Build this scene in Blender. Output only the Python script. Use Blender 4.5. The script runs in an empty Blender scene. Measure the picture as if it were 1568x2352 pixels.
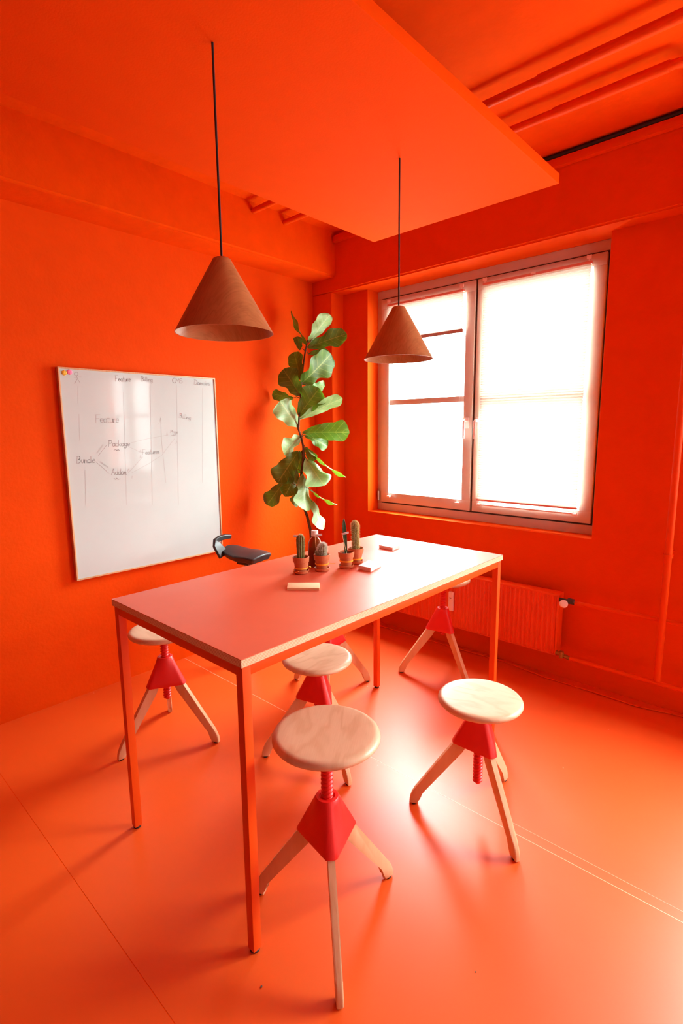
import bpy, bmesh, math, random
from mathutils import Vector, Matrix

random.seed(7)
S = bpy.context.scene
COL = S.collection
R = math.radians

# ------------------------------------------------------------------ camera
CAM = Vector((3.3157, -3.2702, 1.6499))
YAW, PITCH, ROLL, FPX = 0.74355, -0.15742, -0.01004, 1204.3
FW = Vector((-math.sin(YAW) * math.cos(PITCH), math.cos(YAW) * math.cos(PITCH), math.sin(PITCH)))
_rt = Vector((math.cos(YAW), math.sin(YAW), 0)); _up = _rt.cross(FW)
RT = math.cos(ROLL) * _rt + math.sin(ROLL) * _up
UP = -math.sin(ROLL) * _rt + math.cos(ROLL) * _up
cd = bpy.data.cameras.new('camera'); cam = bpy.data.objects.new('camera', cd); COL.objects.link(cam)
m = Matrix((RT, UP, -FW)).transposed().to_4x4(); m.translation = CAM
cam.matrix_world = m
cd.sensor_fit = 'VERTICAL'; cd.sensor_height = 36.0; cd.lens = 36.0 * FPX / 2352.0
cd.clip_start = 0.02; cd.clip_end = 200
S.camera = cam

# ------------------------------------------------------------------ daylight
SKY_STRENGTH = 20.0
wld = bpy.data.worlds.new('overcast_sky'); S.world = wld; wld.use_nodes = True
_nt = wld.node_tree; _bg = _nt.nodes['Background']
# overcast sky: three times brighter overhead than at the horizon, darker ground below it
_tc = _nt.nodes.new('ShaderNodeTexCoord'); _sx = _nt.nodes.new('ShaderNodeSeparateXYZ'); _rp = _nt.nodes.new('ShaderNodeValToRGB')
_mr = _nt.nodes.new('ShaderNodeMapRange'); _mr.inputs['From Min'].default_value = -1.0
_nt.links.new(_tc.outputs['Generated'], _sx.inputs[0]); _nt.links.new(_sx.outputs['Z'], _mr.inputs['Value'])
_nt.links.new(_mr.outputs['Result'], _rp.inputs['Fac']); _nt.links.new(_rp.outputs['Color'], _bg.inputs[0])
def _sky(v): return (v * 0.92, v * 1.0, v * 1.0, 1)
_e = _rp.color_ramp.elements
_e[0].position, _e[0].color = 0.0, _sky(0.26)
_e[1].position, _e[1].color = 1.0, _sky(1.0)
for _p, _v in ((0.485, 0.26), (0.515, 0.38)):
    _k = _e.new(_p); _k.color = _sky(_v)
_bg.inputs[1].default_value = SKY_STRENGTH
S.view_settings.view_transform = 'Standard'; S.view_settings.look = 'None'
S.view_settings.gamma = 1.0; S.view_settings.use_curve_mapping = False
S.view_settings.exposure = 2.15
for px0 in (0.50, 3.12):            # sampling portals in the two window openings
    ld = bpy.data.lights.new('window_portal', 'AREA'); ld.shape = 'RECTANGLE'; ld.size = 1.8; ld.size_y = 1.79
    ld.cycles.is_portal = True
    lo = bpy.data.objects.new('window_portal', ld); COL.objects.link(lo)
    lo.location = (px0 + 0.9, 0.47, 1.85); lo.rotation_euler = (R(-90), 0, 0)
cy = S.cycles
cy.use_denoising = True; cy.max_bounces = 14; cy.diffuse_bounces = 10; cy.glossy_bounces = 4
cy.transmission_bounces = 6; cy.transparent_max_bounces = 16; cy.sample_clamp_indirect = 8.0
cy.caustics_reflective = False; cy.caustics_refractive = False

# ------------------------------------------------------------------ helpers
def ray(u, v):
    return FW + RT * ((u - 784) / FPX) - UP * ((v - 1176) / FPX)
def at(u, v, axis, val):            # measured spot -> point on the plane it stands on
    d = ray(u, v); t = (val - CAM[axis]) / d[axis]
    return CAM + d * t

def link(o, parent=None):
    COL.objects.link(o)
    if parent is not None: o.parent = parent
    return o
def tag(o, label, cat, group=None):
    o['label'] = label; o['category'] = cat
    if group: o['group'] = group
    return o
def empty(name, loc=(0, 0, 0), rz=0.0, parent=None):
    o = bpy.data.objects.new(name, None); o.location = loc; o.rotation_euler = (0, 0, rz)
    o.empty_display_size = 0.05
    return link(o, parent)
def struct(o):
    o['kind'] = 'structure'; return o

class MB:
    def __init__(s): s.bm = bmesh.new()
    def box(s, lo, hi, bev=0.0, seg=2):
        r = bmesh.ops.create_cube(s.bm, size=1.0)
        vs = r['verts']
        for v in vs:
            v.co = Vector([lo[i] + (v.co[i] + 0.5) * (hi[i] - lo[i]) for i in range(3)])
        if bev > 0:
            es = list({e for v in vs for e in v.link_edges})
            bmesh.ops.bevel(s.bm, geom=es, offset=bev, segments=seg, affect='EDGES', profile=0.6)
        return s
    def lathe(s, prof, n=32, c=(0, 0, 0), cap=True, closed=False):
        rings = []
        for (r, z) in prof:
            if r < 1e-6:
                rings.append([s.bm.verts.new((c[0], c[1], c[2] + z))])
            else:
                rings.append([s.bm.verts.new((c[0] + r * math.cos(2 * math.pi * k / n), c[1] + r * math.sin(2 * math.pi * k / n), c[2] + z)) for k in range(n)])
        pairs = list(zip(rings[:-1], rings[1:]))
        if closed: pairs.append((rings[-1], rings[0]))
        for a, b in pairs:
            for k in range(n):
                k2 = (k + 1) % n
                if len(a) == 1 and len(b) == 1: continue
                if len(a) == 1: s.bm.faces.new((a[0], b[k2], b[k]))
                elif len(b) == 1: s.bm.faces.new((a[k], a[k2], b[0]))
                else: s.bm.faces.new((a[k], a[k2], b[k2], b[k]))
        if cap and not closed:
            if len(rings[0]) > 1: s.bm.faces.new(rings[0][::-1])
            if len(rings[-1]) > 1: s.bm.faces.new(rings[-1])
        return s
    def tube(s, pts, r, n=10, caps=True, closed=False):
        pts = [Vector(p) for p in pts]; rr = r if isinstance(r, (list, tuple)) else [r] * len(pts)
        N = len(pts); rings = []; prev = None
        for i, p in enumerate(pts):
            if closed: t = (pts[(i + 1) % N] - pts[i - 1])
            else: t = pts[min(i + 1, N - 1)] - pts[max(i - 1, 0)]
            t.normalize()
            if prev is None:
                a = Vector((0, 0, 1)) if abs(t.z) < 0.9 else Vector((1, 0, 0))
                prev = t.cross(a).normalized()
            prev = (prev - t * prev.dot(t)).normalized(); q = t.cross(prev)
            rings.append([s.bm.verts.new(p + (prev * math.cos(2 * math.pi * k / n) + q * math.sin(2 * math.pi * k / n)) * rr[i]) for k in range(n)])
        for i in range(N if closed else N - 1):
            a, b = rings[i], rings[(i + 1) % N]
            for k in range(n):
                s.bm.faces.new((a[k], a[(k + 1) % n], b[(k + 1) % n], b[k]))
        if caps and not closed:
            s.bm.faces.new(rings[0][::-1]); s.bm.faces.new(rings[-1])
        return s
    def prism(s, poly, axis_u, axis_v, axis_n, o, h, bev=0.0, seg=2):
        au, av, an, o = Vector(axis_u), Vector(axis_v), Vector(axis_n), Vector(o)
        a = [s.bm.verts.new(o + au * p[0] + av * p[1] - an * h / 2) for p in poly]
        b = [s.bm.verts.new(o + au * p[0] + av * p[1] + an * h / 2) for p in poly]
        n = len(poly); fs = [s.bm.faces.new(a[::-1]), s.bm.faces.new(b)]
        for i in range(n): fs.append(s.bm.faces.new((a[i], a[(i + 1) % n], b[(i + 1) % n], b[i])))
        if bev > 0:
            es = [e for e in set(fs[0].edges) | set(fs[1].edges)]
            bmesh.ops.bevel(s.bm, geom=es, offset=bev, segments=seg, affect='EDGES', profile=0.6)
        return s
    def build(s, name, mat, parent=None, smooth=None, loc=None):
        bmesh.ops.recalc_face_normals(s.bm, faces=s.bm.faces[:])
        me = bpy.data.meshes.new(name); s.bm.to_mesh(me); s.bm.free()
        me.materials.append(mat)
        if smooth is not None:
            for p in me.polygons: p.use_smooth = True
            if smooth < 180:
                try: me.set_sharp_from_angle(angle=R(smooth))
                except Exception: pass
        o = bpy.data.objects.new(name, me)
        if loc: o.location = loc
        return link(o, parent)
def box(name, lo, hi, mat, parent=None, bev=0.0, seg=2):
    return MB().box(lo, hi, bev, seg).build(name, mat, parent, smooth=35 if bev else None)

# ------------------------------------------------------------------ materials
def mat(name):
    mt = bpy.data.materials.new(name); mt.use_nodes = True
    nt = mt.node_tree; return mt, nt, nt.nodes['Principled BSDF'], nt.nodes['Material Output']
def N(nt, t, **kw):
    n = nt.nodes.new(t)
    for k, v in kw.items(): setattr(n, k, v)
    return n
def mapping(nt, scale=(1, 1, 1), rot=(0, 0, 0), coord='Object'):
    tc = N(nt, 'ShaderNodeTexCoord'); mp = N(nt, 'ShaderNodeMapping')
    mp.inputs['Scale'].default_value = scale; mp.inputs['Rotation'].default_value = rot
    nt.links.new(tc.outputs[coord], mp.inputs['Vector']); return mp.outputs['Vector']
def noise(nt, vec, scale, detail=4, rough=0.55, dist=0.0):
    n = N(nt, 'ShaderNodeTexNoise'); nt.links.new(vec, n.inputs['Vector'])
    n.inputs['Scale'].default_value = scale; n.inputs['Detail'].default_value = detail
    n.inputs['Roughness'].default_value = rough; n.inputs['Distortion'].default_value = dist
    return n.outputs['Fac']
def ramp(nt, fac, stops):
    r = N(nt, 'ShaderNodeValToRGB'); nt.links.new(fac, r.inputs['Fac'])
    e = r.color_ramp.elements
    e[0].position, e[0].color = stops[0][0], (*stops[0][1], 1)
    e[1].position, e[1].color = stops[-1][0], (*stops[-1][1], 1)
    for p, c in stops[1:-1]:
        k = e.new(p); k.color = (*c, 1)
    return r.outputs['Color']
def mix(nt, fac, a, b):
    n = N(nt, 'ShaderNodeMix', data_type='RGBA')
    for sock, val in ((n.inputs[0], fac), (n.inputs[6], a), (n.inputs[7], b)):
        if hasattr(val, 'links'): nt.links.new(val, sock)
        else: sock.default_value = val if isinstance(val, float) else (*val, 1)
    return n.outputs[2]
def math_(nt, op, a, b=None):
    n = N(nt, 'ShaderNodeMath', operation=op)
    for i, val in enumerate((a, b)):
        if val is None: continue
        if hasattr(val, 'links'): nt.links.new(val, n.inputs[i])
        else: n.inputs[i].default_value = val
    return n.outputs[0]
def bump(nt, b, h, strength, dist=0.01):
    n = N(nt, 'ShaderNodeBump'); n.inputs['Strength'].default_value = strength; n.inputs['Distance'].default_value = dist
    nt.links.new(h, n.inputs['Height']); nt.links.new(n.outputs['Normal'], b.inputs['Normal'])
def plain(name, col, rough=0.5, metal=0.0, spec=0.5, var=0.0, bmp=0.0, bscale=60):
    mt, nt, b, o = mat(name)
    b.inputs['Roughness'].default_value = rough; b.inputs['Metallic'].default_value = metal
    b.inputs['Specular IOR Level'].default_value = spec
    v = mapping(nt)
    f = noise(nt, v, 9, 3)
    lo = tuple(max(0, c * (1 - var)) for c in col); hi = tuple(min(1, c * (1 + var)) for c in col)
    nt.links.new(ramp(nt, f, [(0.3, lo), (0.7, hi)]), b.inputs['Base Color'])
    if bmp: bump(nt, b, noise(nt, v, bscale, 5), bmp, 0.004)
    return mt

ORANGE = (0.71, 0.069, 0.0006)
M = {}
M['paint'] = plain('orange_wall_paint', ORANGE, 0.7, spec=0.07, var=0.03, bmp=0.35, bscale=45)
M['fill_white'] = plain('off_white_fill_light_wall', (0.78, 0.77, 0.75), 0.7, spec=0.2, var=0.02, bmp=0.3, bscale=45)  # assumed white for the unseen side wall, to bounce neutral fill light
M['bounce_damper'] = plain('dark_bounce_damping_wall', (0.07, 0.06, 0.055), 0.7, spec=0.2, var=0.02, bmp=0.3, bscale=45)  # assumed dark for the unseen back wall, to cut bounced light
M['concrete'] = plain('orange_painted_concrete', ORANGE, 0.85, spec=0.04, var=0.05, bmp=0.8, bscale=14)
M['panel'] = plain('orange_ceiling_panel', ORANGE, 0.85, spec=0.03, var=0.02, bmp=0.12, bscale=160)
M['pipe'] = plain('orange_painted_pipe', ORANGE, 0.5, spec=0.15, var=0.03)
M['radiator'] = plain('orange_radiator_enamel', (0.74, 0.07, 0.003), 0.35, var=0.02)
M['steel'] = plain('orange_powder_coated_steel', (0.74, 0.080, 0.005), 0.42, spec=0.3, var=0.02)
M['plastic_red'] = plain('red_moulded_plastic', (0.70, 0.012, 0.008), 0.42, var=0.03, bmp=0.1, bscale=300)
M['black_rubber'] = plain('black_rubber', (0.02, 0.02, 0.02), 0.6)
M['black_plastic'] = plain('charcoal_plastic', (0.028, 0.027, 0.027), 0.42, var=0.1, bmp=0.15, bscale=240)
M['chrome'] = plain('dull_steel', (0.55, 0.55, 0.55), 0.3, metal=1.0)
M['white'] = plain('white_plastic', (0.85, 0.83, 0.80), 0.35)
M['frame_white'] = plain('white_window_plastic', (0.64, 0.59, 0.52), 0.35, spec=0.4, var=0.03)
M['gasket'] = plain('dark_window_gasket', (0.05, 0.045, 0.04), 0.7)
M['brass'] = plain('dark_brass', (0.35, 0.24, 0.07), 0.4, metal=0.7)
M['cable'] = plain('black_cable', (0.012, 0.011, 0.012), 0.6)
M['terracotta'] = plain('terracotta', (0.55, 0.16, 0.055), 0.75, var=0.18, bmp=0.3, bscale=120)
M['soil'] = plain('dark_soil', (0.05, 0.028, 0.016), 0.9, var=0.4, bmp=1.0, bscale=150)
M['band'] = plain('yellow_rubber', (0.95, 0.42, 0.02), 0.5)
M['paper'] = plain('white_paper', (0.86, 0.84, 0.83), 0.7, var=0.02)
M['note'] = plain('pale_yellow_paper', (0.88, 0.76, 0.42), 0.75, var=0.02)
M['ink'] = plain('grey_marker_ink', (0.36, 0.37, 0.38), 0.6, spec=0.05)
M['ink_faint'] = plain('faded_marker_ink', (0.44, 0.49, 0.49), 0.6, spec=0.05)
M['print'] = plain('grey_print', (0.25, 0.26, 0.33), 0.7)
M['card'] = plain('white_card', (0.88, 0.87, 0.86), 0.5, var=0.02)
M['mag_yellow'] = plain('yellow_magnet', (0.85, 0.55, 0.03), 0.4)
M['mag_pink'] = plain('pink_magnet', (0.95, 0.25, 0.45), 0.4)
M['bark'] = plain('brown_bark', (0.10, 0.045, 0.022), 0.85, var=0.4, bmp=0.8, bscale=180)
M['planter'] = plain('grey_planter', (0.35, 0.33, 0.31), 0.6, var=0.08)
M['bulb'] = plain('opal_bulb_glass', (0.9, 0.88, 0.85), 0.2)
def hair(name, col):
    mt, nt, b, o = mat(name); b.inputs['Base Color'].default_value = (*col, 1); b.inputs['Roughness'].default_value = 0.7
    tr = N(nt, 'ShaderNodeBsdfTranslucent'); tr.inputs[0].default_value = (*col, 1)
    mx = N(nt, 'ShaderNodeMixShader'); mx.inputs[0].default_value = 0.5
    nt.links.new(b.outputs[0], mx.inputs[1]); nt.links.new(tr.outputs[0], mx.inputs[2]); nt.links.new(mx.outputs[0], o.inputs[0])
    return mt
M['spine'] = hair('pale_cactus_spine', (0.88, 0.78, 0.50))
M['wool'] = hair('white_cactus_wool', (0.88, 0.86, 0.80))
M['speck'] = plain('floor_chip', (0.9, 0.62, 0.5), 0.6)
M['crumb'] = plain('dark_crumb', (0.08, 0.07, 0.05), 0.8)

def wood(name, light, dark, scale=(1, 9, 1), fine=(6, 160, 6), rough=0.42, ring=2.2, rot=(0, 0, 0), contrast=0.5):
    mt, nt, b, o = mat(name)
    v = mapping(nt, scale, rot)
    n1 = noise(nt, v, ring, 3, 0.5, 0.6)
    w = math_(nt, 'SINE', math_(nt, 'MULTIPLY', n1, 42.0))
    w = math_(nt, 'MULTIPLY', math_(nt, 'ADD', w, 1.0), 0.5)
    w = math_(nt, 'POWER', w, 2.2)
    v2 = mapping(nt, fine, rot)
    n2 = noise(nt, v2, 1.0, 3, 0.6)
    f = math_(nt, 'ADD', math_(nt, 'MULTIPLY', w, contrast), math_(nt, 'MULTIPLY', n2, 1 - contrast))
    nt.links.new(ramp(nt, f, [(0.15, light), (0.95, dark)]), b.inputs['Base Color'])
    b.inputs['Roughness'].default_value = rough; b.inputs['Specular IOR Level'].default_value = 0.45
    bump(nt, b, f, 0.05, 0.002)
    return mt
M['beech'] = wood('pale_beech', (0.70, 0.54, 0.35), (0.57, 0.385, 0.22), scale=(1.2, 4.5, 1), fine=(14, 240, 14), rot=(0, 0, R(35)), ring=1.5, contrast=0.40)
M['beech_leg'] = wood('beech_leg', (0.72, 0.50, 0.29), (0.60, 0.37, 0.19), scale=(2, 8, 1), fine=(60, 160, 10), contrast=0.3)
M['veneer'] = wood('oak_veneer', (0.46, 0.235, 0.085), (0.30, 0.13, 0.04), scale=(14, 3, 2), fine=(420, 20, 12), rot=(0, R(35), R(20)), rough=0.5, contrast=0.22)
M['frame_wood'] = wood('pale_frame_wood', (0.72, 0.48, 0.25), (0.55, 0.32, 0.14), contrast=0.3)
M['stick'] = plain('birch_stick', (0.80, 0.55, 0.28), 0.6)

def ply():
    mt, nt, b, o = mat('birch_plywood_edge')
    v = mapping(nt)
    sx = N(nt, 'ShaderNodeSeparateXYZ'); nt.links.new(v, sx.inputs[0])
    z = math_(nt, 'ADD', sx.outputs['Z'], math_(nt, 'MULTIPLY', noise(nt, v, 6, 2), 0.0012))
    w = math_(nt, 'SINE', math_(nt, 'MULTIPLY', z, 2 * math.pi / 0.0044))
    w = math_(nt, 'ADD', math_(nt, 'MULTIPLY', w, 0.32), math_(nt, 'MULTIPLY', noise(nt, mapping(nt, (25, 25, 900)), 1.0, 3), 0.9))
    nt.links.new(ramp(nt, w, [(0.1, (0.50, 0.33, 0.16)), (0.45, (0.74, 0.58, 0.36)), (0.9, (0.86, 0.74, 0.52))]), b.inputs['Base Color'])
    b.inputs['Roughness'].default_value = 0.55
    bump(nt, b, w, 0.15, 0.001)
    return mt
M['ply'] = ply()

def laminate():
    mt, nt, b, o = mat('orange_red_laminate')
    v = mapping(nt)
    nt.links.new(ramp(nt, noise(nt, v, 3, 4), [(0.3, (0.70, 0.155, 0.075)), (0.7, (0.73, 0.17, 0.085))]), b.inputs['Base Color'])
    nt.links.new(ramp(nt, noise(nt, v, 5, 5), [(0.3, (0.36,) * 3), (0.75, (0.42,) * 3)]), b.inputs['Roughness'])
    b.inputs['Specular IOR Level'].default_value = 0.6
    bump(nt, b, noise(nt, v, 500, 2), 0.05, 0.001)
    return mt
M['laminate'] = laminate()

def floor_mat():
    mt, nt, b, o = mat('orange_floor_coating')
    v = mapping(nt)
    base = ramp(nt, noise(nt, v, 1.6, 4), [(0.3, (0.69, 0.086, 0.008)), (0.7, (0.72, 0.096, 0.011))])
    # scuffs: sparse pale nicks and long hairline scratches
    vo = N(nt, 'ShaderNodeTexVoronoi'); nt.links.new(mapping(nt, (7, 7, 7)), vo.inputs['Vector']); vo.inputs['Scale'].default_value = 1.0
    nick = math_(nt, 'LESS_THAN', math_(nt, 'ADD', vo.outputs['Distance'], math_(nt, 'MULTIPLY', noise(nt, v, 60, 2), 0.05)), 0.052)
    sel = math_(nt, 'GREATER_THAN', noise(nt, v, 2.3, 2), 0.52)
    c = mix(nt, math_(nt, 'MULTIPLY', nick, math_(nt, 'MULTIPLY', sel, 0.6)), base, (0.92, 0.55, 0.42))
    nt.links.new(c, b.inputs['Base Color'])
    nt.links.new(ramp(nt, noise(nt, v, 4, 6), [(0.3, (0.385,) * 3), (0.75, (0.40,) * 3)]), b.inputs['Roughness'])
    b.inputs['Specular IOR Level'].default_value = 0.5
    bump(nt, b, noise(nt, v, 220, 3), 0.03, 0.001)
    return mt
M['floor'] = floor_mat()
M['weld'] = plain('pale_floor_seam', (0.95, 0.42, 0.26), 0.4)

def board_mat():
    mt, nt, b, o = mat('whiteboard_enamel')
    v = mapping(nt)
    nt.links.new(ramp(nt, noise(nt, v, 3, 4), [(0.3, (0.51, 0.64, 0.635)), (0.7, (0.54, 0.67, 0.665))]), b.inputs['Base Color'])
    nt.links.new(ramp(nt, noise(nt, v, 4, 3), [(0.3, (0.06,) * 3), (0.75, (0.08,) * 3)]), b.inputs['Roughness'])
    b.inputs['Specular IOR Level'].default_value = 0.16
    return mt
M['board'] = board_mat()

def glass_mat():
    mt, nt, b, o = mat('window_glass')
    nt.nodes.remove(b)
    t = N(nt, 'ShaderNodeBsdfTransparent'); g = N(nt, 'ShaderNodeBsdfGlossy'); g.inputs['Roughness'].default_value = 0.02
    t.inputs[0].default_value = (0.95, 0.97, 0.96, 1)
    lw = N(nt, 'ShaderNodeLayerWeight'); lw.inputs[0].default_value = 0.5
    fr = math_(nt, 'ADD', math_(nt, 'MULTIPLY', math_(nt, 'POWER', lw.outputs['Facing'], 5.0), 0.85), 0.03)
    mx = N(nt, 'ShaderNodeMixShader'); nt.links.new(fr, mx.inputs[0])
    nt.links.new(t.outputs[0], mx.inputs[1]); nt.links.new(g.outputs[0], mx.inputs[2]); nt.links.new(mx.outputs[0], o.inputs[0])
    return mt
M['glass'] = glass_mat()

def blind_mat():
    mt, nt, b, o = mat('pleated_blind_fabric')
    nt.nodes.remove(b)
    v = mapping(nt)
    c = ramp(nt, noise(nt, v, 300, 2), [(0.3, (0.70, 0.68, 0.60)), (0.7, (0.76, 0.74, 0.66))])
    d = N(nt, 'ShaderNodeBsdfDiffuse'); t = N(nt, 'ShaderNodeBsdfTranslucent')
    nt.links.new(c, d.inputs[0]); nt.links.new(c, t.inputs[0])
    mx = N(nt, 'ShaderNodeMixShader'); mx.inputs[0].default_value = 0.085
    nt.links.new(d.outputs[0], mx.inputs[1]); nt.links.new(t.outputs[0], mx.inputs[2]); nt.links.new(mx.outputs[0], o.inputs[0])
    return mt
M['blind'] = blind_mat()

def amber():
    mt, nt, b, o = mat('amber_glass')
    b.inputs['Base Color'].default_value = (0.60, 0.16, 0.03, 1)
    b.inputs['Roughness'].default_value = 0.06; b.inputs['Transmission Weight'].default_value = 0.75; b.inputs['IOR'].default_value = 1.2
    return mt
M['amber'] = amber()
def liquid():
    mt, nt, b, o = mat('dark_amber_liquid')
    b.inputs['Base Color'].default_value = (0.62, 0.13, 0.015, 1); b.inputs['Roughness'].default_value = 0.2
    return mt
M['liquid'] = liquid()

def leaf_mat():
    mt, nt, b, o = mat('fig_leaf')
    tc = N(nt, 'ShaderNodeTexCoord'); sx = N(nt, 'ShaderNodeSeparateXYZ'); nt.links.new(tc.outputs['UV'], sx.inputs[0])
    u, v = sx.outputs['X'], math_(nt, 'ABSOLUTE', math_(nt, 'SUBTRACT', sx.outputs['Y'], 0.5))
    midrib = math_(nt, 'LESS_THAN', v, 0.022)
    lat = math_(nt, 'FRACT', math_(nt, 'MULTIPLY', math_(nt, 'SUBTRACT', u, math_(nt, 'MULTIPLY', v, 0.42)), 6.5))
    latm = math_(nt, 'LESS_THAN', math_(nt, 'ABSOLUTE', math_(nt, 'SUBTRACT', lat, 0.5)), 0.045)
    vein = math_(nt, 'MAXIMUM', midrib, math_(nt, 'MULTIPLY', latm, 0.7))
    ob = mapping(nt)
    nz = noise(nt, ob, 22, 3)
    top = ramp(nt, nz, [(0.3, (0.028, 0.10, 0.006)), (0.7, (0.065, 0.17, 0.010))])
    bot = ramp(nt, nz, [(0.3, (0.22, 0.42, 0.15)), (0.7, (0.29, 0.50, 0.20))])
    top = mix(nt, math_(nt, 'MULTIPLY', vein, 0.5), top, (0.36, 0.46, 0.08))
    bot = mix(nt, math_(nt, 'MULTIPLY', vein, 0.5), bot, (0.62, 0.66, 0.28))
    gm = N(nt, 'ShaderNodeNewGeometry')
    col = mix(nt, gm.outputs['Backfacing'], top, bot)
    nt.links.new(col, b.inputs['Base Color'])
    b.inputs['Roughness'].default_value = 0.42; b.inputs['Specular IOR Level'].default_value = 0.45
    hgt = math_(nt, 'SUBTRACT', 1.0, math_(nt, 'MULTIPLY', math_(nt, 'ABSOLUTE', math_(nt, 'SUBTRACT', lat, 0.5)), 2.0))
    bump(nt, b, hgt, 0.18, 0.003)
    tr = N(nt, 'ShaderNodeBsdfTranslucent'); tr.inputs[0].default_value = (0.22, 0.40, 0.02, 1)
    mx = N(nt, 'ShaderNodeMixShader'); mx.inputs[0].default_value = 0.25
    nt.links.new(b.outputs[0], mx.inputs[1]); nt.links.new(tr.outputs[0], mx.inputs[2]); nt.links.new(mx.outputs[0], o.inputs[0])
    return mt
M['leaf'] = leaf_mat()

def cactus_mat(name, a, c, rings=0):
    mt, nt, b, o = mat(name)
    v = mapping(nt)
    nt.links.new(ramp(nt, noise(nt, v, 90, 4), [(0.3, a), (0.7, c)]), b.inputs['Base Color'])
    b.inputs['Roughness'].default_value = 0.55
    return mt
M['cactus_olive'] = cactus_mat('olive_cactus_skin', (0.10, 0.12, 0.02), (0.24, 0.22, 0.06))
M['cactus_dark'] = cactus_mat('dark_cactus_skin', (0.025, 0.085, 0.035), (0.05, 0.14, 0.06))
M['cactus_gold'] = cactus_mat('gold_cactus_skin', (0.20, 0.20, 0.05), (0.42, 0.38, 0.14))
M['cactus_grey'] = cactus_mat('grey_cactus_skin', (0.12, 0.15, 0.06), (0.36, 0.38, 0.25))

# ------------------------------------------------------------------ the room
RX1, RY0, CZ = 5.45, -4.75, 3.19       # side wall, back wall, ceiling height
D1, D2 = 0.125, 0.255                  # recessed wall face, window frame face
OX = ((0.50, 2.30), (3.12, 4.92))      # the two window openings
SZ, HZ = 0.957, 2.745                  # sill and head
# floor: a slab under three lengths of coated sheet with welded seams
fl = struct(box('floor', (-0.2, RY0 - 0.2, -0.12), (RX1 + 0.2, D1 + 0.3, -0.004), M['floor']))
ys = [RY0, -2.690, -1.383, D1]
for a, b_ in zip(ys[:-1], ys[1:]):
    g0 = 0.0 if a == RY0 else 0.0013
    g1 = 0.0 if b_ == D1 else 0.0013
    box('floor_sheet', (0, a + g0, -0.004), (RX1, b_ - g1, 0.0), M['floor'], fl)
box('floor_seam', (0, -1.3843, -0.004), (RX1, -1.3817, 0.0003), M['weld'], fl)
box('floor_seam', (0, -2.6913, -0.004), (RX1, -2.6887, -0.0006), M['pipe'], fl)
mb = MB(); mb.prism([(2.45, -1.332), (RX1, -1.352), (RX1, -1.3545), (2.45, -1.3335)], (1, 0, 0), (0, 1, 0), (0, 0, 1), (0, 0, 0.0001), 0.0008)
mb.build('scratch', M['weld'], fl)
struct(box('ceiling', (-0.2, RY0 - 0.2, CZ), (RX1 + 0.2, 0.6, CZ + 0.15), M['concrete']))
struct(box('wall_left', (-0.2, RY0 - 0.2, 0), (0, 0.6, CZ), M['paint']))
struct(box('wall_back', (0, RY0 - 0.2, 0), (RX1, RY0, CZ), M['bounce_damper']))
struct(box('wall_side', (RX1, RY0 - 0.2, 0), (RX1 + 0.2, 0.6, CZ), M['fill_white']))
mb = MB()
W1 = 0.46
mb.box((0, D1, 0), (RX1, W1, SZ))
xs = [0.0, OX[0][0], OX[0][1], OX[1][0], OX[1][1], RX1]
for i in (0, 2, 4): mb.box((xs[i], D1, SZ), (xs[i + 1], W1, HZ), 0.0)
struct(mb.build('wall_right', M['paint']))
mb = MB(); mb.prism([(0, 0), (0.195, 0), (0.212, 0.006), (0.222, 0.02), (0.235, D1), (0, D1)], (1, 0, 0), (0, 1, 0), (0, 0, 1), (0, 0, HZ / 2), HZ)
struct(mb.build('trim_1', M['paint'], smooth=30))
mb = MB(); mb.prism([(0, HZ), (-W1 + 0.004, HZ), (-W1 + 0.004, CZ), (0, CZ)], (0, -1, 0), (0, 0, 1), (1, 0, 0), (RX1 / 2, 0, 0), RX1)
bm_ = mb.bm
es = [e for e in bm_.edges if all(abs(v.co.y) < 1e-4 and abs(v.co.z - HZ) < 1e-4 for v in e.verts)]
bmesh.ops.bevel(bm_, geom=es, offset=0.012, segments=3, affect='EDGES')
struct(mb.build('trim_2', M['paint'], smooth=30))
mb = MB(); mb.prism([(0, 2.858), (0.26, 2.858), (0.26, CZ), (0, CZ)], (1, 0, 0), (0, 0, 1), (0, 1, 0), (0, RY0 / 2, 0), -RY0)
bm_ = mb.bm
es = [e for e in bm_.edges if all(abs(v.co.x - 0.26) < 1e-4 and abs(v.co.z - 2.858) < 1e-4 for v in e.verts)]
bmesh.ops.bevel(bm_, geom=es, offset=0.014, segments=3, affect='EDGES')
struct(mb.build('trim_3', M['concrete'], smooth=30))
# narrow ledge and dark joint where ceiling and window beam meet
struct(box('trim_4', (0.27, -0.035, 3.112), (RX1, 0.0, 3.158), M['paint'], bev=0.004))
mb = MB(); mb.tube([(1.90, -0.022, 3.172), (RX1, -0.022, 3.172)], 0.0125, 10)
tag(mb.build('ceiling_conduit', M['cable'], smooth=60), 'black conduit running along the ceiling joint above the window wall', 'conduit')

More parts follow.
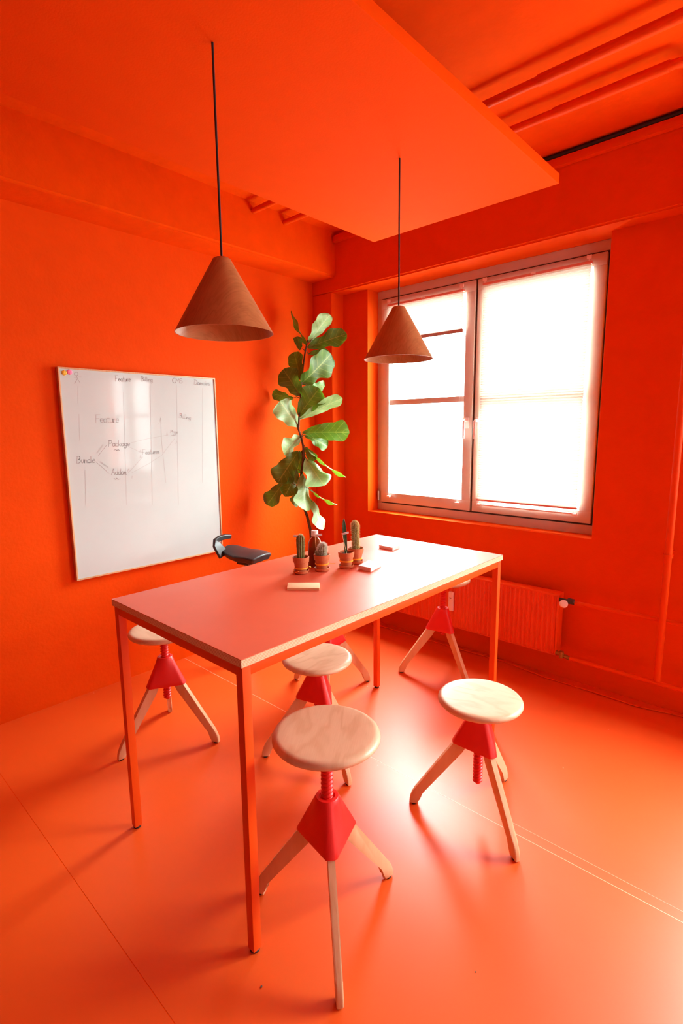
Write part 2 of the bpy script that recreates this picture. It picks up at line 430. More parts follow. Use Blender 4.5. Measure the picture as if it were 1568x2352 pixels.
# ------------------------------------------------------------------ windows
def window(name, x0, x1):
    w = struct(empty(name, (x0, D2, SZ)))
    W, H = x1 - x0, HZ - SZ
    def part(nm, boxes, mt, par, bev=0.004):
        mb = MB()
        for lo, hi in boxes: mb.box(lo, hi, bev)
        return mb.build(nm, mt, par, smooth=35)
    y0, y1 = 0.0, 0.07
    part('frame', [((0, y0, 0), (W, y1, 0.062)), ((0, y0, H - 0.062), (W, y1, H)), ((0, y0, 0.062), (0.042, y1, H - 0.062)), ((W - 0.042, y0, 0.062), (W, y1, H - 0.062)), ((W / 2 - 0.03, y0 + 0.012, 0.062), (W / 2 + 0.03, y1, H - 0.062))], M['frame_white'], w)
    part('gasket', [((0.04, y0 + 0.006, 0.06), (W - 0.04, y0 + 0.016, 0.078)), ((0.04, y0 + 0.006, H - 0.078), (W - 0.04, y0 + 0.016, H - 0.06)), ((0.04, y0 + 0.006, 0.07), (0.052, y0 + 0.016, H - 0.07)), ((W - 0.052, y0 + 0.006, 0.07), (W - 0.04, y0 + 0.016, H - 0.07)), ((W / 2 - 0.011, y0 + 0.002, 0.07), (W / 2 + 0.011, y0 + 0.016, H - 0.07))], M['gasket'], w, 0.0)
    for k in (0, 1):
        sx0 = 0.049 if k == 0 else W / 2 + 0.009
        sx1 = W / 2 - 0.009 if k == 0 else W - 0.049
        gx0 = 0.130 if k == 0 else sx0 + 0.062
        gx1 = sx1 - 0.072 if k == 0 else W - 0.125
        sz0, sz1, gz0, gz1 = 0.075, H - 0.072, 0.155, H - 0.145
        ya, yb = -0.016, 0.04
        sash = part('sash', [((sx0, ya, sz0), (sx1, yb, gz0)), ((sx0, ya, gz1), (sx1, yb, sz1)), ((sx0, ya, gz0), (gx0, yb, gz1)), ((gx1, ya, gz0), (sx1, yb, gz1))], M['frame_white'], w, 0.003)
        part('glazing_bar', [((gx0, -0.004, 0.881), (gx1, 0.036, 0.923))], M['frame_white'], sash, 0.003)
        part('pane', [((gx0 - 0.005, 0.012, gz0 - 0.005), (gx1 + 0.005, 0.018, 0.881))], M['glass'], sash, 0.0)
        part('pane', [((gx0 - 0.005, 0.012, 0.923), (gx1 + 0.005, 0.018, gz1 + 0.005))], M['glass'], sash, 0.0)
        hx = sx1 - 0.036 if k == 0 else sx0 + 0.032
        mb = MB(); mb.box((hx - 0.014, ya - 0.01, 0.685), (hx + 0.014, ya, 0.765), 0.003)
        mb.tube([(hx, ya - 0.005, 0.742), (hx, ya - 0.046, 0.742), (hx, ya - 0.054, 0.734), (hx, ya - 0.054, 0.612)], [0.010, 0.009, 0.0095, 0.0085], 10)
        mb.build('handle', M['white'], sash, smooth=40)
        mb = MB()
        hh = 0.02 if k == 0 else W - 0.02
        mb.tube([(hh, -0.012, 0.085), (hh, -0.012, 0.165)], 0.011, 10)
        mb.build('hinge', M['chrome'], sash, smooth=50)
    return w
def blind(x0, x1, ztop, zbot, label, drop):
    b = empty('pleated_blind', (x0, D2 - 0.036, zbot)); H, W = ztop - zbot, x1 - x0
    tag(b, label, 'blind')
    def pbox(nm, lo, hi, mt): return box(nm, lo, hi, mt, b, 0.002)
    pbox('top_rail', (0, -0.011, H - 0.016), (W, 0.011, H), M['rail_red'])
    pbox('bottom_rail', (0, -0.011, 0), (W, 0.011, 0.024 if drop else 0.013), M['rail_grey'] if drop else M['rail_red'])
    n = max(8, int((H - 0.04) / 0.0165)) * 2
    za, zb = (0.024 if drop else 0.013), H - 0.016
    mb = MB(); rows = []
    for i in range(n + 1):
        z = za + (zb - za) * i / n; y = 0.006 if i % 2 else -0.006
        rows.append((mb.bm.verts.new((0.004, y, z)), mb.bm.verts.new((W - 0.004, y, z))))
    for a, c in zip(rows[:-1], rows[1:]): mb.bm.faces.new((a[0], a[1], c[1], c[0]))
    mb.build('fabric', M['blind'], b)
    for xx in (0.0, W - 0.03):
        mb = MB(); mb.box((xx, -0.012, H + 0.012), (xx + 0.03, -0.004, H + 0.034), 0.002); mb.box((xx + 0.011, -0.008, H - 0.002), (xx + 0.019, -0.004, H + 0.014))
        mb.build('bracket', M['white'], b, smooth=35)
        zz = (1.092 - zbot)
        mb = MB(); mb.box((xx, -0.012, zz - 0.012), (xx + 0.03, 0.010, zz), 0.002)
        mb.tube([(xx + 0.015, -0.002, zz - 0.002), (xx + 0.015, -0.002, max(za - 0.01, zz + 0.02))], 0.0012, 6)
        mb.build('lower_clip', M['white'], b, smooth=35)
    mb = MB(); mb.box((W * 0.5 - 0.016, -0.016, H - 0.010), (W * 0.5 + 0.016, -0.010, H + 0.002), 0.002); mb.build('pull_tab', M['white'], b, smooth=35)
    if not drop:
        pbox('lower_bar', (0.0, -0.006, -0.034), (W, 0.006, -0.022), M['white'])
    return b
M['rail_red'] = plain('rose_blind_rail', (0.72, 0.33, 0.28), 0.4)
M['rail_grey'] = plain('grey_blind_rail', (0.42, 0.40, 0.40), 0.4)
window('window_1', *OX[0]); window('window_2', *OX[1])
for k, dx in enumerate((0.0, 2.62)):
    where = 'in the window beside the plant' if k == 0 else 'in the window nearest the side wall'
    blind(0.632 + dx, 1.312 + dx, 2.622, 2.326, 'short half-raised white pleated blind with grey bottom rail ' + where, True)
    if k == 0: blind(1.460 + dx, 2.172 + dx, 2.632, 1.118, 'fully lowered white pleated blind covering the whole sash ' + where, False)
    else: blind(1.460 + dx, 2.172 + dx, 2.632, 2.40, 'barely lowered white pleated blind on the right sash ' + where, True)

# ------------------------------------------------------------------ suspended panel
PX0, PX1, PY0, PY1, PZ, PT = 1.2426, 2.3135, -2.965, -0.713, 2.7293, 0.042
pn = empty('ceiling_panel', (PX0, PY0, PZ))
tag(pn, 'large orange acoustic panel hanging flat below the ceiling above the table', 'ceiling panel')
box('board', (0, 0, 0), (PX1 - PX0, PY1 - PY0, PT), M['panel'], pn, 0.0015)
for (hx, hy) in ((0.25, 0.4), (0.60, 0.4), (0.25, 1.75), (0.60, 1.75)):
    mb = MB(); mb.tube([(hx, hy, PT), (hx, hy, CZ - PZ)], 0.0025, 6); mb.build('hanger', M['chrome'], pn, smooth=60)

# ------------------------------------------------------------------ ceiling and wall pipes
def arc_path(pts, rad=0.06, n=6):
    out = [Vector(pts[0])]
    for i in range(1, len(pts) - 1):
        p, a, c = Vector(pts[i]), Vector(pts[i - 1]), Vector(pts[i + 1])
        d1, d2 = (a - p).normalized(), (c - p).normalized()
        for k in range(n + 1):
            t = k / n
            out.append(p + d1 * rad * (1 - t) ** 2 + d2 * rad * t ** 2)
    out.append(Vector(pts[-1])); return out
YP = -0.028
def pipe_run(pts, r, label, sockets=(), clamps=()):
    e = empty('heating_pipe', pts[0]); tag(e, label, 'pipe')
    o = Vector(pts[0])
    mb = MB(); mb.tube([p - o for p in arc_path(pts)], r, 12); mb.build('tube', M['pipe'], e, smooth=60)
    for (a, b_) in sockets:
        mb = MB(); mb.tube([Vector(a) - o, Vector(b_) - o], r + 0.004, 12); mb.build('socket', M['pipe'], e, smooth=50)
    for (c, w) in clamps:
        mb = MB(); c = Vector(c) - o; w = Vector(w) - o
        mb.tube([c - Vector((0, 0, 0.010)), c + Vector((0, 0, 0.010))], r + 0.005, 12); mb.tube([c, w], 0.005, 8)
        mb.build('clamp', M['pipe'], e, smooth=50)
    return e
pipe_run([(0.262, -0.815, 3.130), (2.86, -0.815, 3.130), (2.86, YP, 3.130), (2.86, YP, 0.700), (2.86, 0.006, 0.650), (2.86, 0.006, 0.588)], 0.0185,
         'ceiling heating pipe farther from the window, dropping down the wall to the upper radiator pipe',
         sockets=[((2.24, -0.815, 3.13), (2.80, -0.815, 3.13))], clamps=[((2.86, YP, 0.95), (2.86, D1, 0.95))])
pipe_run([(0.262, -0.530, 3.130), (2.742, -0.530, 3.130), (2.742, YP, 3.130), (2.742, YP, 0.225)], 0.0185,
         'ceiling heating pipe nearer the window, dropping down the wall to the lower radiator pipe',
         sockets=[((2.20, -0.530, 3.13), (2.68, -0.530, 3.13))], clamps=[((2.742, YP, 0.95), (2.742, D1, 0.95))])
pipe_run([(2.262, 0.006, 0.568), (4.10, 0.006, 0.580)], 0.0125, 'thin upper feed pipe along the wall from the radiator valve', clamps=[])
pipe_run([(2.262, YP, 0.214), (4.10, YP, 0.205)], 0.0125, 'thin lower return pipe along the wall near the floor')
mb = MB(); mb.tube([(0.6, 0.045, 0.006), (1.2, 0.06, 0.006), (1.784, 0.085, 0.006), (2.10, 0.040, 0.006), (2.39, 0.045, 0.006), (2.64, 0.035, 0.006), (2.86, 0.085, 0.006), (3.4, 0.10, 0.006), (5.0, 0.10, 0.006)], 0.0055, 8)
tag(mb.build('floor_cable', M['pipe'], smooth=60), 'thin orange cable lying on the floor along the window wall', 'cable')

# ------------------------------------------------------------------ radiator
rx0, rx1, rz0, rz1, ryf, ryb = 0.62, 2.172, 0.198, 0.604, -0.008, 0.072
rad = empty('radiator', ((rx0 + rx1) / 2, 0.03, 0)); tag(rad, 'orange ribbed panel radiator under the window', 'radiator')
ro = Vector(((rx0 + rx1) / 2, 0.03, 0))
def rb(nm, lo, hi, mt, bev=0.003): return box(nm, Vector(lo) - ro, Vector(hi) - ro, mt, rad, bev)
rb('back_plate', (rx0 + 0.01, 0.045, rz0 + 0.005), (rx1 - 0.01, 0.062, rz1 - 0.015), M['radiator'])
mb = MB(); n = 48; pw = (rx1 - rx0 - 0.03) / n; prof = []
for i in range(n):
    xa = rx0 + 0.015 + i * pw
    prof += [(xa, 0.0), (xa + pw * 0.30, 0.0), (xa + pw * 0.42, 0.0045), (xa + pw * 0.88, 0.0045)]
prof.append((rx1 - 0.015, 0.0))
vs0 = [mb.bm.verts.new((x - ro.x, ryf + y - ro.y, rz0 + 0.006)) for x, y in prof]; vs1 = [mb.bm.verts.new((x - ro.x, ryf + y - ro.y, rz1 - 0.012)) for x, y in prof]
for i in range(len(prof) - 1): mb.bm.faces.new((vs0[i], vs0[i + 1], vs1[i + 1], vs1[i]))
bk0 = [mb.bm.verts.new((x - ro.x, ryf + 0.02 - ro.y, z)) for x, z in ((rx0 + 0.015, rz0 + 0.006), (rx1 - 0.015, rz0 + 0.006), (rx1 - 0.015, rz1 - 0.012), (rx0 + 0.015, rz1 - 0.012))]
mb.bm.faces.new(bk0)
mb.build('ribbed_front', M['radiator'], rad)
rb('top_grille', (rx0, ryf - 0.002, rz1 - 0.014), (rx1, ryb, rz1), M['radiator'])
rb('side_cover', (rx1 - 0.014, ryf - 0.002, rz0), (rx1, ryb, rz1 - 0.012), M['radiator'])
rb('side_cover', (rx0, ryf - 0.002, rz0), (rx0 + 0.014, ryb, rz1 - 0.012), M['radiator'])
rb('bottom_edge', (rx0, ryf - 0.002, rz0), (rx1, ryf + 0.014, rz0 + 0.008), M['radiator'])
for xx in (rx0 + 0.3, rx1 - 0.3): rb('wall_bracket', (xx, 0.06, rz0 + 0.05), (xx + 0.03, D1 - 0.001, rz1 - 0.05), M['radiator'])
al = rb('heat_meter', (1.388, ryf - 0.022, 0.325), (1.424, ryf, 0.468), M['white'], 0.004)
box('meter_display', (1.398 - ro.x, ryf - 0.0235 - ro.y, 0.420), (1.413 - ro.x, ryf - 0.0215 - ro.y, 0.426), M['gasket'], al)
mb = MB(); mb.tube([(rx1 - ro.x, YP + 0.02 - ro.y, 0.572), (2.260 - ro.x, 0.006 - ro.y, 0.568)], 0.014, 10); mb.box((2.225 - ro.x, -0.04 - ro.y, 0.572), (2.262 - ro.x, 0.0 - ro.y, 0.594), 0.002)
vb = mb.build('valve_body', M['gasket'], rad, smooth=40)
mb = MB(); prof = [(0.0, 0.0), (0.020, 0.0), (0.0235, 0.012), (0.0245, 0.05), (0.021, 0.066), (0.012, 0.070), (0.0, 0.070)]
mb.lathe(prof, 24)
kn = mb.build('thermostat_knob', M['white'], rad, smooth=40, loc=(2.208 - ro.x, -0.042 - ro.y, 0.562)); kn.rotation_euler = (R(72), 0, R(24))
mb = MB(); mb.tube([(rx1 - ro.x, YP + 0.02 - ro.y, 0.222), (2.262 - ro.x, YP - ro.y, 0.214)], 0.013, 10); mb.tube([(2.212 - ro.x, YP - ro.y, 0.205), (2.212 - ro.x, YP - ro.y, 0.245)], 0.015, 8)
mb.build('return_valve', M['brass'], rad, smooth=40)

# ------------------------------------------------------------------ table
TX0, TX1, TY0, TY1, TZ = 1.3103, 2.1447, -2.4264, -0.7724, 1.0
tb = empty('high_table', ((TX0 + TX1) / 2, (TY0 + TY1) / 2, 0)); tag(tb, 'tall orange-topped worktable with plywood edge and slim orange steel legs', 'table')
to = tb.location
def tbx(nm, lo, hi, mt, bev=0.0): return box(nm, Vector(lo) - to, Vector(hi) - to, mt, tb, bev)
tbx('tabletop', (TX0, TY0, TZ - 0.026), (TX1, TY1, TZ - 0.0016), M['ply'])
tbx('laminate_surface', (TX0, TY0, TZ - 0.0016), (TX1, TY1, TZ), M['laminate'])
ins, q, ah = 0.006, 0.031, 0.034
lx0, lx1, ly0, ly1 = TX0 + ins, TX1 - ins, TY0 + ins, TY1 - ins
for (ax, ay) in ((lx0, ly0), (lx1 - q, ly0), (lx0, ly1 - q), (lx1 - q, ly1 - q)):
    lg = tbx('leg', (ax, ay, 0.010), (ax + q, ay + q, TZ - 0.026), M['steel'], 0.0018)
    mb = MB(); mb.lathe([(0.013, 0.0), (0.0155, 0.002), (0.0155, 0.007), (0.011, 0.010), (0.011, 0.014)], 16, (ax + q / 2 - to.x, ay + q / 2 - to.y, 0))
    mb.build('foot_glide', M['black_rubber'], lg, smooth=40)
zt, zb_ = TZ - 0.0262, TZ - 0.026 - ah
tbx('apron', (lx0 + q, ly0 + 0.001, zb_), (lx1 - q, ly0 + q - 0.001, zt), M['steel'], 0.0015)
tbx('apron', (lx0 + q, ly1 - q + 0.001, zb_), (lx1 - q, ly1 - 0.001, zt), M['steel'], 0.0015)
tbx('apron', (lx0 + 0.001, ly0 + q, zb_), (lx0 + q - 0.001, ly1 - q, zt), M['steel'], 0.0015)
tbx('apron', (lx1 - q + 0.001, ly0 + q, zb_), (lx1 - 0.001, ly1 - q, zt), M['steel'], 0.0015)

# ------------------------------------------------------------------ stools
def leg_mesh():
    prof = [(0.072, 0.372), (0.086, 0.352), (0.098, 0.328)]
    prof += [(0.270, 0.072), (0.281, 0.052), (0.2875, 0.032), (0.290, 0.005), (0.252, 0.005), (0.2485, 0.030), (0.232, 0.060), (0.064, 0.281), (0.050, 0.305), (0.050, 0.345)]
    mb = MB(); mb.prism(prof, (1, 0, 0), (0, 0, 1), (0, 1, 0), (0, 0, 0), 0.0225, bev=0.0055, seg=3)
    return mb
def stool_body():
    mb = MB(); bm = mb.bm
    hw = 0.0165; rc = 0.110
    hexp = []
    for k in range(3):
        a = 2 * math.pi * k / 3
        c, s_ = math.cos(a), math.sin(a)
        for sg in (-1, 1): hexp.append((rc * c - sg * hw * s_, rc * s_ + sg * hw * c))
    hexp = sorted(hexp, key=lambda p: math.atan2(p[1], p[0]))
    def poly_r(ang):      # radius of the rounded hexagon in a direction
        best = 9
        for i in range(6):
            p, q2 = Vector(hexp[i]), Vector(hexp[(i + 1) % 6])
            d = Vector((math.cos(ang), math.sin(ang))); e = q2 - p
            den = d.x * e.y - d.y * e.x
            if abs(den) < 1e-9: continue
            t = (p.x * e.y - p.y * e.x) / den; w = (p.x * d.y - p.y * d.x) / den
            if t > 0 and -1e-6 <= w <= 1 + 1e-6: best = min(best, t)
        return best
    n = 72
    def ring(f, z, sc=1.0):
        out = []
        for k in range(n):
            a = 2 * math.pi * k / n
            r = (0.039 * (1 - f) + poly_r(a) * f) * sc
            out.append(bm.verts.new((r * math.cos(a), r * math.sin(a), z)))
        return out
    rs = [ring(0, 0.462, 0.62), ring(0, 0.466, 0.66), ring(0, 0.466, 0.93), ring(0, 0.463, 1.0)]
    for i in range(1, 9):
        f = i / 8; rs.append(ring(f, 0.463 - (0.463 - 0.324) * f))
    rs += [ring(1, 0.320, 0.985), ring(1, 0.320, 0.86), ring(1, 0.335, 0.82), ring(0.6, 0.345, 0.5)]
    for a, b in zip(rs[:-1], rs[1:]):
        for k in range(n): bm.faces.new((a[k], a[(k + 1) % n], b[(k + 1) % n], b[k]))
    bm.faces.new(rs[0][::-1]); bm.faces.new(rs[-1])
    return mb
def seat_mesh():
    r = 0.174
    p = [(0.0, -0.0035), (0.06, -0.003), (0.12, -0.0012), (r - 0.022, 0.0), (r - 0.013, -0.0012), (r - 0.006, -0.005), (r - 0.001, -0.011), (r, -0.017), (r - 0.003, -0.023), (r - 0.011, -0.029), (r - 0.024, -0.032), (0.05, -0.033), (0.0, -0.033)]
    mb = MB(); mb.lathe(p, 72); return mb
def screw_mesh():
    mb = MB(); bm = mb.bm; n, pitch, L, r0, r1 = 20, 0.0145, 0.365, 0.0145, 0.0205
    steps = int(L / pitch * 8); rows = []
    for i in range(steps + 1):
        z = -0.033 - L * i / steps; row = []
        for k in range(n):
            a = 2 * math.pi * k / n
            ph = (z / pitch - k / n) % 1.0
            tri = 1 - abs(2 * ph - 1); tri = min(1, max(0, (tri - 0.15) / 0.55))
            tap = 1.0 if i < steps - 5 else 1 - 0.09 * (i - steps + 5)
            r = (r0 + (r1 - r0) * tri) * tap
            row.append(bm.verts.new((r * math.cos(a), r * math.sin(a), z)))
        rows.append(row)
    for a, b in zip(rows[:-1], rows[1:]):
        for k in range(n): bm.faces.new((a[k], a[(k + 1) % n], b[(k + 1) % n], b[k]))
    bm.faces.new(rows[0][::-1]); bm.faces.new(rows[-1])
    return mb
stools = [
    ((2.225, -2.167), -39.8, 0.695, 'frontmost tripod stool, raised beech seat with swirling grain, beside the front table leg'),
    ((2.351, -1.374), -29.6, 0.537, 'right-hand tripod stool standing clear of the table, low seat, red screw hanging below'),
    ((1.554, -1.544), -14.9, 0.537, 'tripod stool tucked under the table edge directly behind the frontmost stool'),
    ((0.832, -1.970), 30.3, 0.622, 'leftmost tripod stool, on the whiteboard side behind the left table leg'),
    ((1.538, -0.349), -21.0, 0.678, 'tripod stool standing between the table end and the radiator, seat almost hidden'),
    ((1.137, -1.024), 69.0, 0.600, 'tripod stool on the far side of the table with only its legs showing'),
]
proto = None
for i, (c, ang, zs, lab) in enumerate(stools):
    st = empty('tripod_stool', (c[0], c[1], 0), R(ang))
    tag(st, lab, 'stool', 'screw-height tripod stools around the table')
    if proto is None:
        body = stool_body().build('body', M['plastic_red'], st, smooth=40)
        seat = seat_mesh().build('seat', M['beech'], st, smooth=180)
        screw = screw_mesh().build('screw', M['plastic_red'], st, smooth=60)
        leg = leg_mesh().build('leg', M['beech_leg'], st, smooth=50)
        mb = MB(); mb.lathe([(0.010, 0.0), (0.0115, 0.0015), (0.0115, 0.0055)], 14, (0.271, 0, 0)); pad = mb.build('foot_pad', M['black_rubber'], leg, smooth=40)
        proto = (body, seat, screw, leg, pad); legs = [leg]
    else:
        parts = []
        for src in proto[:4]:
            k = src.copy(); COL.objects.link(k); k.parent = st; parts.append(k)
        body, seat, screw, leg = parts; legs = [leg]
        k = proto[4].copy(); COL.objects.link(k); k.parent = leg
    for j in (1, 2):
        k = proto[3].copy(); COL.objects.link(k); k.parent = st; legs.append(k)
        p = proto[4].copy(); COL.objects.link(p); p.parent = k
    for j, k in enumerate(legs): k.rotation_euler = (0, 0, R(120 * j))
    seat.location = (0, 0, zs); seat.rotation_euler = (0, 0, R(57 * i - 15)); screw.location = (0, 0, zs)

# ------------------------------------------------------------------ pendant lamps
def pendant(y, lab):
    x = 1.9288; zr, ztp = 1.9408, 2.158
    e = empty('pendant_lamp', (x, y, zr)); tag(e, lab, 'pendant lamp', 'wooden cone pendant lamps over the table')
    mb = MB(); mb.tube([(0, 0, ztp - zr - 0.004), (0.0006, 0, 0.35), (-0.0005, 0, 0.55), (0, 0, PZ - zr)], 0.0034, 8); mb.build('cord', M['cable'], e, smooth=60)
    H = ztp - zr; ro_, rt = 0.1475, 0.0265
    t = 0.0025
    outer = [(ro_, 0.0), (rt + 0.004, H - 0.012), (rt + 0.0005, H - 0.005), (rt - 0.006, H - 0.0008), (0.0045, H)]
    inner = [(0.0045, H - 0.004), (rt - 0.008, H - 0.005), (rt - 0.003, H - 0.012), (ro_ - t, 0.0)]
    mb = MB(); mb.lathe(outer + inner, 96, closed=True, cap=False); mb.build('shade', M['veneer'], e, smooth=35)
    mb = MB(); mb.lathe([(0.0, H - 0.005), (0.018, H - 0.006), (0.018, H - 0.075), (0.0, H - 0.076)], 20); mb.build('socket', M['black_plastic'], e, smooth=40)
    prof = [(0.0, H - 0.070), (0.013, H - 0.072), (0.014, H - 0.088)] + [(0.030 * math.sin(R(a)), H - 0.122 - 0.030 * math.cos(R(a)) * -1) for a in range(35, 180, 12)] + [(0.0, H - 0.152)]
    mb = MB(); mb.lathe(prof, 24); mb.build('bulb', M['bulb'], e, smooth=60)
    return e
pendant(-2.2799, 'wooden cone pendant lamp in front of the wall above the whiteboard, nearer one')
pendant(-1.3927, 'wooden cone pendant lamp hanging in front of the window, farther one')

# ------------------------------------------------------------------ whiteboard
BY0, BY1, BZ0, BZ1 = -2.0874, -1.0291, 0.7490, 2.0173
BXF = 0.030
wb = empty('whiteboard', (0, BY0, BZ0)); tag(wb, 'white marker board with thin wooden frame and faint handwriting on the left wall', 'whiteboard')
BW, BH = BY1 - BY0, BZ1 - BZ0
fr = 0.009
box('panel', (0.012, fr, fr), (BXF, BW - fr, BH - fr), M['board'], wb)
box('frame_rail', (0.002, 0, 0), (BXF + 0.006, BW, fr), M['frame_wood'], wb, 0.0012)
box('frame_rail', (0.002, 0, BH - fr), (BXF + 0.006, BW, BH), M['frame_wood'], wb, 0.0012)
box('frame_stile', (0.002, 0, fr), (BXF + 0.006, fr, BH - fr), M['frame_wood'], wb, 0.0012)
box('frame_stile', (0.002, BW - fr, fr), (BXF + 0.006, BW, BH - fr), M['frame_wood'], wb, 0.0012)
def arc(cx, cy, rx, ry, a0, a1, n=10):
    return [(cx + rx * math.cos(R(a0 + (a1 - a0) * k / n)), cy + ry * math.sin(R(a0 + (a1 - a0) * k / n))) for k in range(n + 1)]
GL = {  # single-stroke handwriting: width, strokes
    'F': (0.62, [[(0.08, 1.0), (0.05, 0.0)], [(0.0, 1.0), (0.6, 1.02)], [(0.05, 0.52), (0.42, 0.55)]]),
    'B': (0.62, [[(0.08, 1.0), (0.05, 0.0)], [(0.02, 0.98)] + arc(0.2, 0.77, 0.28, 0.23, 80, -80) + arc(0.2, 0.27, 0.34, 0.27, 80, -100)]),
    'C': (0.66, [arc(0.38, 0.5, 0.36, 0.5, 50, 310, 14)]),
    'M': (0.80, [[(0.02, 0.0), (0.12, 0.95), (0.38, 0.35), (0.64, 0.95), (0.74, 0.0)]]),
    'S': (0.56, [arc(0.27, 0.74, 0.24, 0.24, 40, 250) + arc(0.25, 0.26, 0.26, 0.26, 80, -140)]),
    'D': (0.70, [[(0.08, 0.98), (0.05, 0.02)], [(0.0, 0.98)] + arc(0.12, 0.5, 0.5, 0.48, 80, -85, 12)]),
    'P': (0.56, [[(0.08, 1.0), (0.03, 0.0)], [(0.02, 0.98)] + arc(0.2, 0.74, 0.30, 0.26, 80, -100)]),
    'A': (0.66, [[(0.02, 0.0), (0.30, 1.0), (0.58, 0.0)], [(0.12, 0.36), (0.50, 0.38)]]),
    'e': (0.44, [[(0.04, 0.26), (0.36, 0.30)] + arc(0.21, 0.27, 0.18, 0.25, 10, 320)]),
    'a': (0.46, [arc(0.2, 0.25, 0.18, 0.24, 40, 330), [(0.38, 0.48), (0.36, 0.12), (0.46, 0.02)]]),
    't': (0.34, [[(0.14, 0.85), (0.14, 0.1), (0.3, 0.02)], [(0.0, 0.56), (0.30, 0.58)]]),
    'u': (0.46, [[(0.04, 0.5), (0.06, 0.14), (0.2, 0.02), (0.34, 0.14), (0.38, 0.5), (0.38, 0.06), (0.46, 0.02)]]),
    'r': (0.36, [[(0.06, 0.5), (0.06, 0.02), (0.08, 0.36), (0.2, 0.48), (0.34, 0.46)]]),
    'i': (0.20, [[(0.08, 0.5), (0.08, 0.06), (0.2, 0.02)], [(0.08, 0.68), (0.09, 0.72)]]),
    'l': (0.20, [[(0.08, 0.98), (0.06, 0.08), (0.2, 0.02)]]),
    'n': (0.46, [[(0.06, 0.5), (0.06, 0.02), (0.08, 0.36), (0.22, 0.48), (0.34, 0.38), (0.36, 0.04), (0.46, 0.02)]]),
    'm': (0.66, [[(0.05, 0.5), (0.05, 0.02), (0.08, 0.36), (0.2, 0.48), (0.3, 0.34), (0.3, 0.04), (0.34, 0.36), (0.46, 0.48), (0.56, 0.36), (0.57, 0.04)]]),
    'g': (0.46, [arc(0.2, 0.26, 0.18, 0.23, 40, 330), [(0.38, 0.5), (0.36, -0.2), (0.2, -0.34), (0.02, -0.24)]]),
    'o': (0.44, [arc(0.2, 0.26, 0.19, 0.25, 60, 430, 14)]),
    's': (0.36, [arc(0.18, 0.38, 0.14, 0.12, 40, 250, 6) + arc(0.17, 0.13, 0.15, 0.13, 80, -140, 6)]),
    'c': (0.40, [arc(0.22, 0.26, 0.2, 0.25, 50, 310)]),
    'k': (0.42, [[(0.06, 0.98), (0.05, 0.02)], [(0.34, 0.5), (0.07, 0.22), (0.38, 0.02)]]),
    'd': (0.48, [arc(0.2, 0.25, 0.18, 0.24, 40, 330), [(0.38, 0.98), (0.36, 0.1), (0.46, 0.02)]]),
}
def board_pt(u, v):                 # measured mark on the board -> board-local (y, z)
    p = at(u, v, 0, BXF); return Vector((p.y - BY0, p.z - BZ0))
def zb3(a, b): return (120 + a / 3.92, 820 + b / 3.92)
def ribbon(mb, pts, w):
    pts = [Vector(p) for p in pts]
    for a, b in zip(pts[:-1], pts[1:]):
        d = b - a
        if d.length < 1e-5: continue
        d.normalize(); nrm = Vector((-d.y, d.x)) * w / 2; a2, b2 = a - d * w * 0.3, b + d * w * 0.3
        vs = [mb.bm.verts.new((BXF + 0.0004, p.x, p.y)) for p in (a2 - nrm, b2 - nrm, b2 + nrm, a2 + nrm)]
        mb.bm.faces.new(vs)
def word(text, p0, p1, hz, w=0.0030, mt='ink'):
    mb = MB()
    a, b = board_pt(*zb3(*p0)), board_pt(*zb3(*p1))
    top = board_pt(*zb3(p0[0], p0[1] - hz)); h = (top - a).length
    tot = sum(GL[c][0] for c in text)
    ex = b - a; ey = Vector((-ex.y, ex.x)).normalized() * h; x = 0.0
    for c in text:
        gw, strokes = GL[c]
        for st_ in strokes:
            ribbon(mb, [a + ex * ((x + p[0] + 0.08 * p[1]) / tot) + ey * p[1] for p in st_], w)
        x += gw
    o = mb.build('handwritten_word', M[mt], wb); o['kind'] = 'stuff'
def lines(*polys, w=0.0024, mt='ink', name='drawn_line'):
    mb = MB()
    for pts in polys: ribbon(mb, [board_pt(*zb3(*p)) for p in pts], w)
    o = mb.build(name, M[mt], wb)
    if len(polys) > 1: o['kind'] = 'stuff'
word('Feature', (565, 220), (708, 222), 52); word('Billing', (797, 218), (905, 222), 42)
word('CMS', (1080, 234), (1172, 236), 44); word('Domains', (1275, 250), (1420, 258), 46)
word('Package', (505, 806), (700, 802), 56); word('Bundle', (218, 958), (388, 952), 64)
word('Addon', (530, 1062), (668, 1058), 56)
lines([(555, 838), (572, 833), (580, 842), (592, 834), (605, 842)], w=0.0034); lines([(555, 1092), (568, 1102), (580, 1090), (592, 1102), (612, 1098)], w=0.0034)
hd = [(215 + 18 * math.cos(t * 0.6283), 152 + 16 * math.sin(t * 0.6283)) for t in range(11)]
lines(hd, [(218, 168), (226, 196), (200, 240)], [(226, 196), (250, 232)], [(196, 184), (260, 180)], name='stick_figure')
lines([(415, 887), (490, 793)]); lines([(392, 943), (512, 1048)])
F_ = 'ink_faint'
word('Feature', (388, 592), (602, 592), 72, 0.0032, F_); word('Billing', (1137, 546), (1248, 566), 42, 0.003, F_); word('Features', (810, 882), (966, 868), 46, 0.003, F_)
word('contains', (404, 872), (462, 792), 22, 0.0012, F_); word('contains', (426, 948), (500, 998), 22, 0.0012, F_)
word('Price', (1060, 684), (1132, 688), 28, 0.0022, F_); word('unit', (1072, 712), (1116, 708), 20, 0.0022, F_)
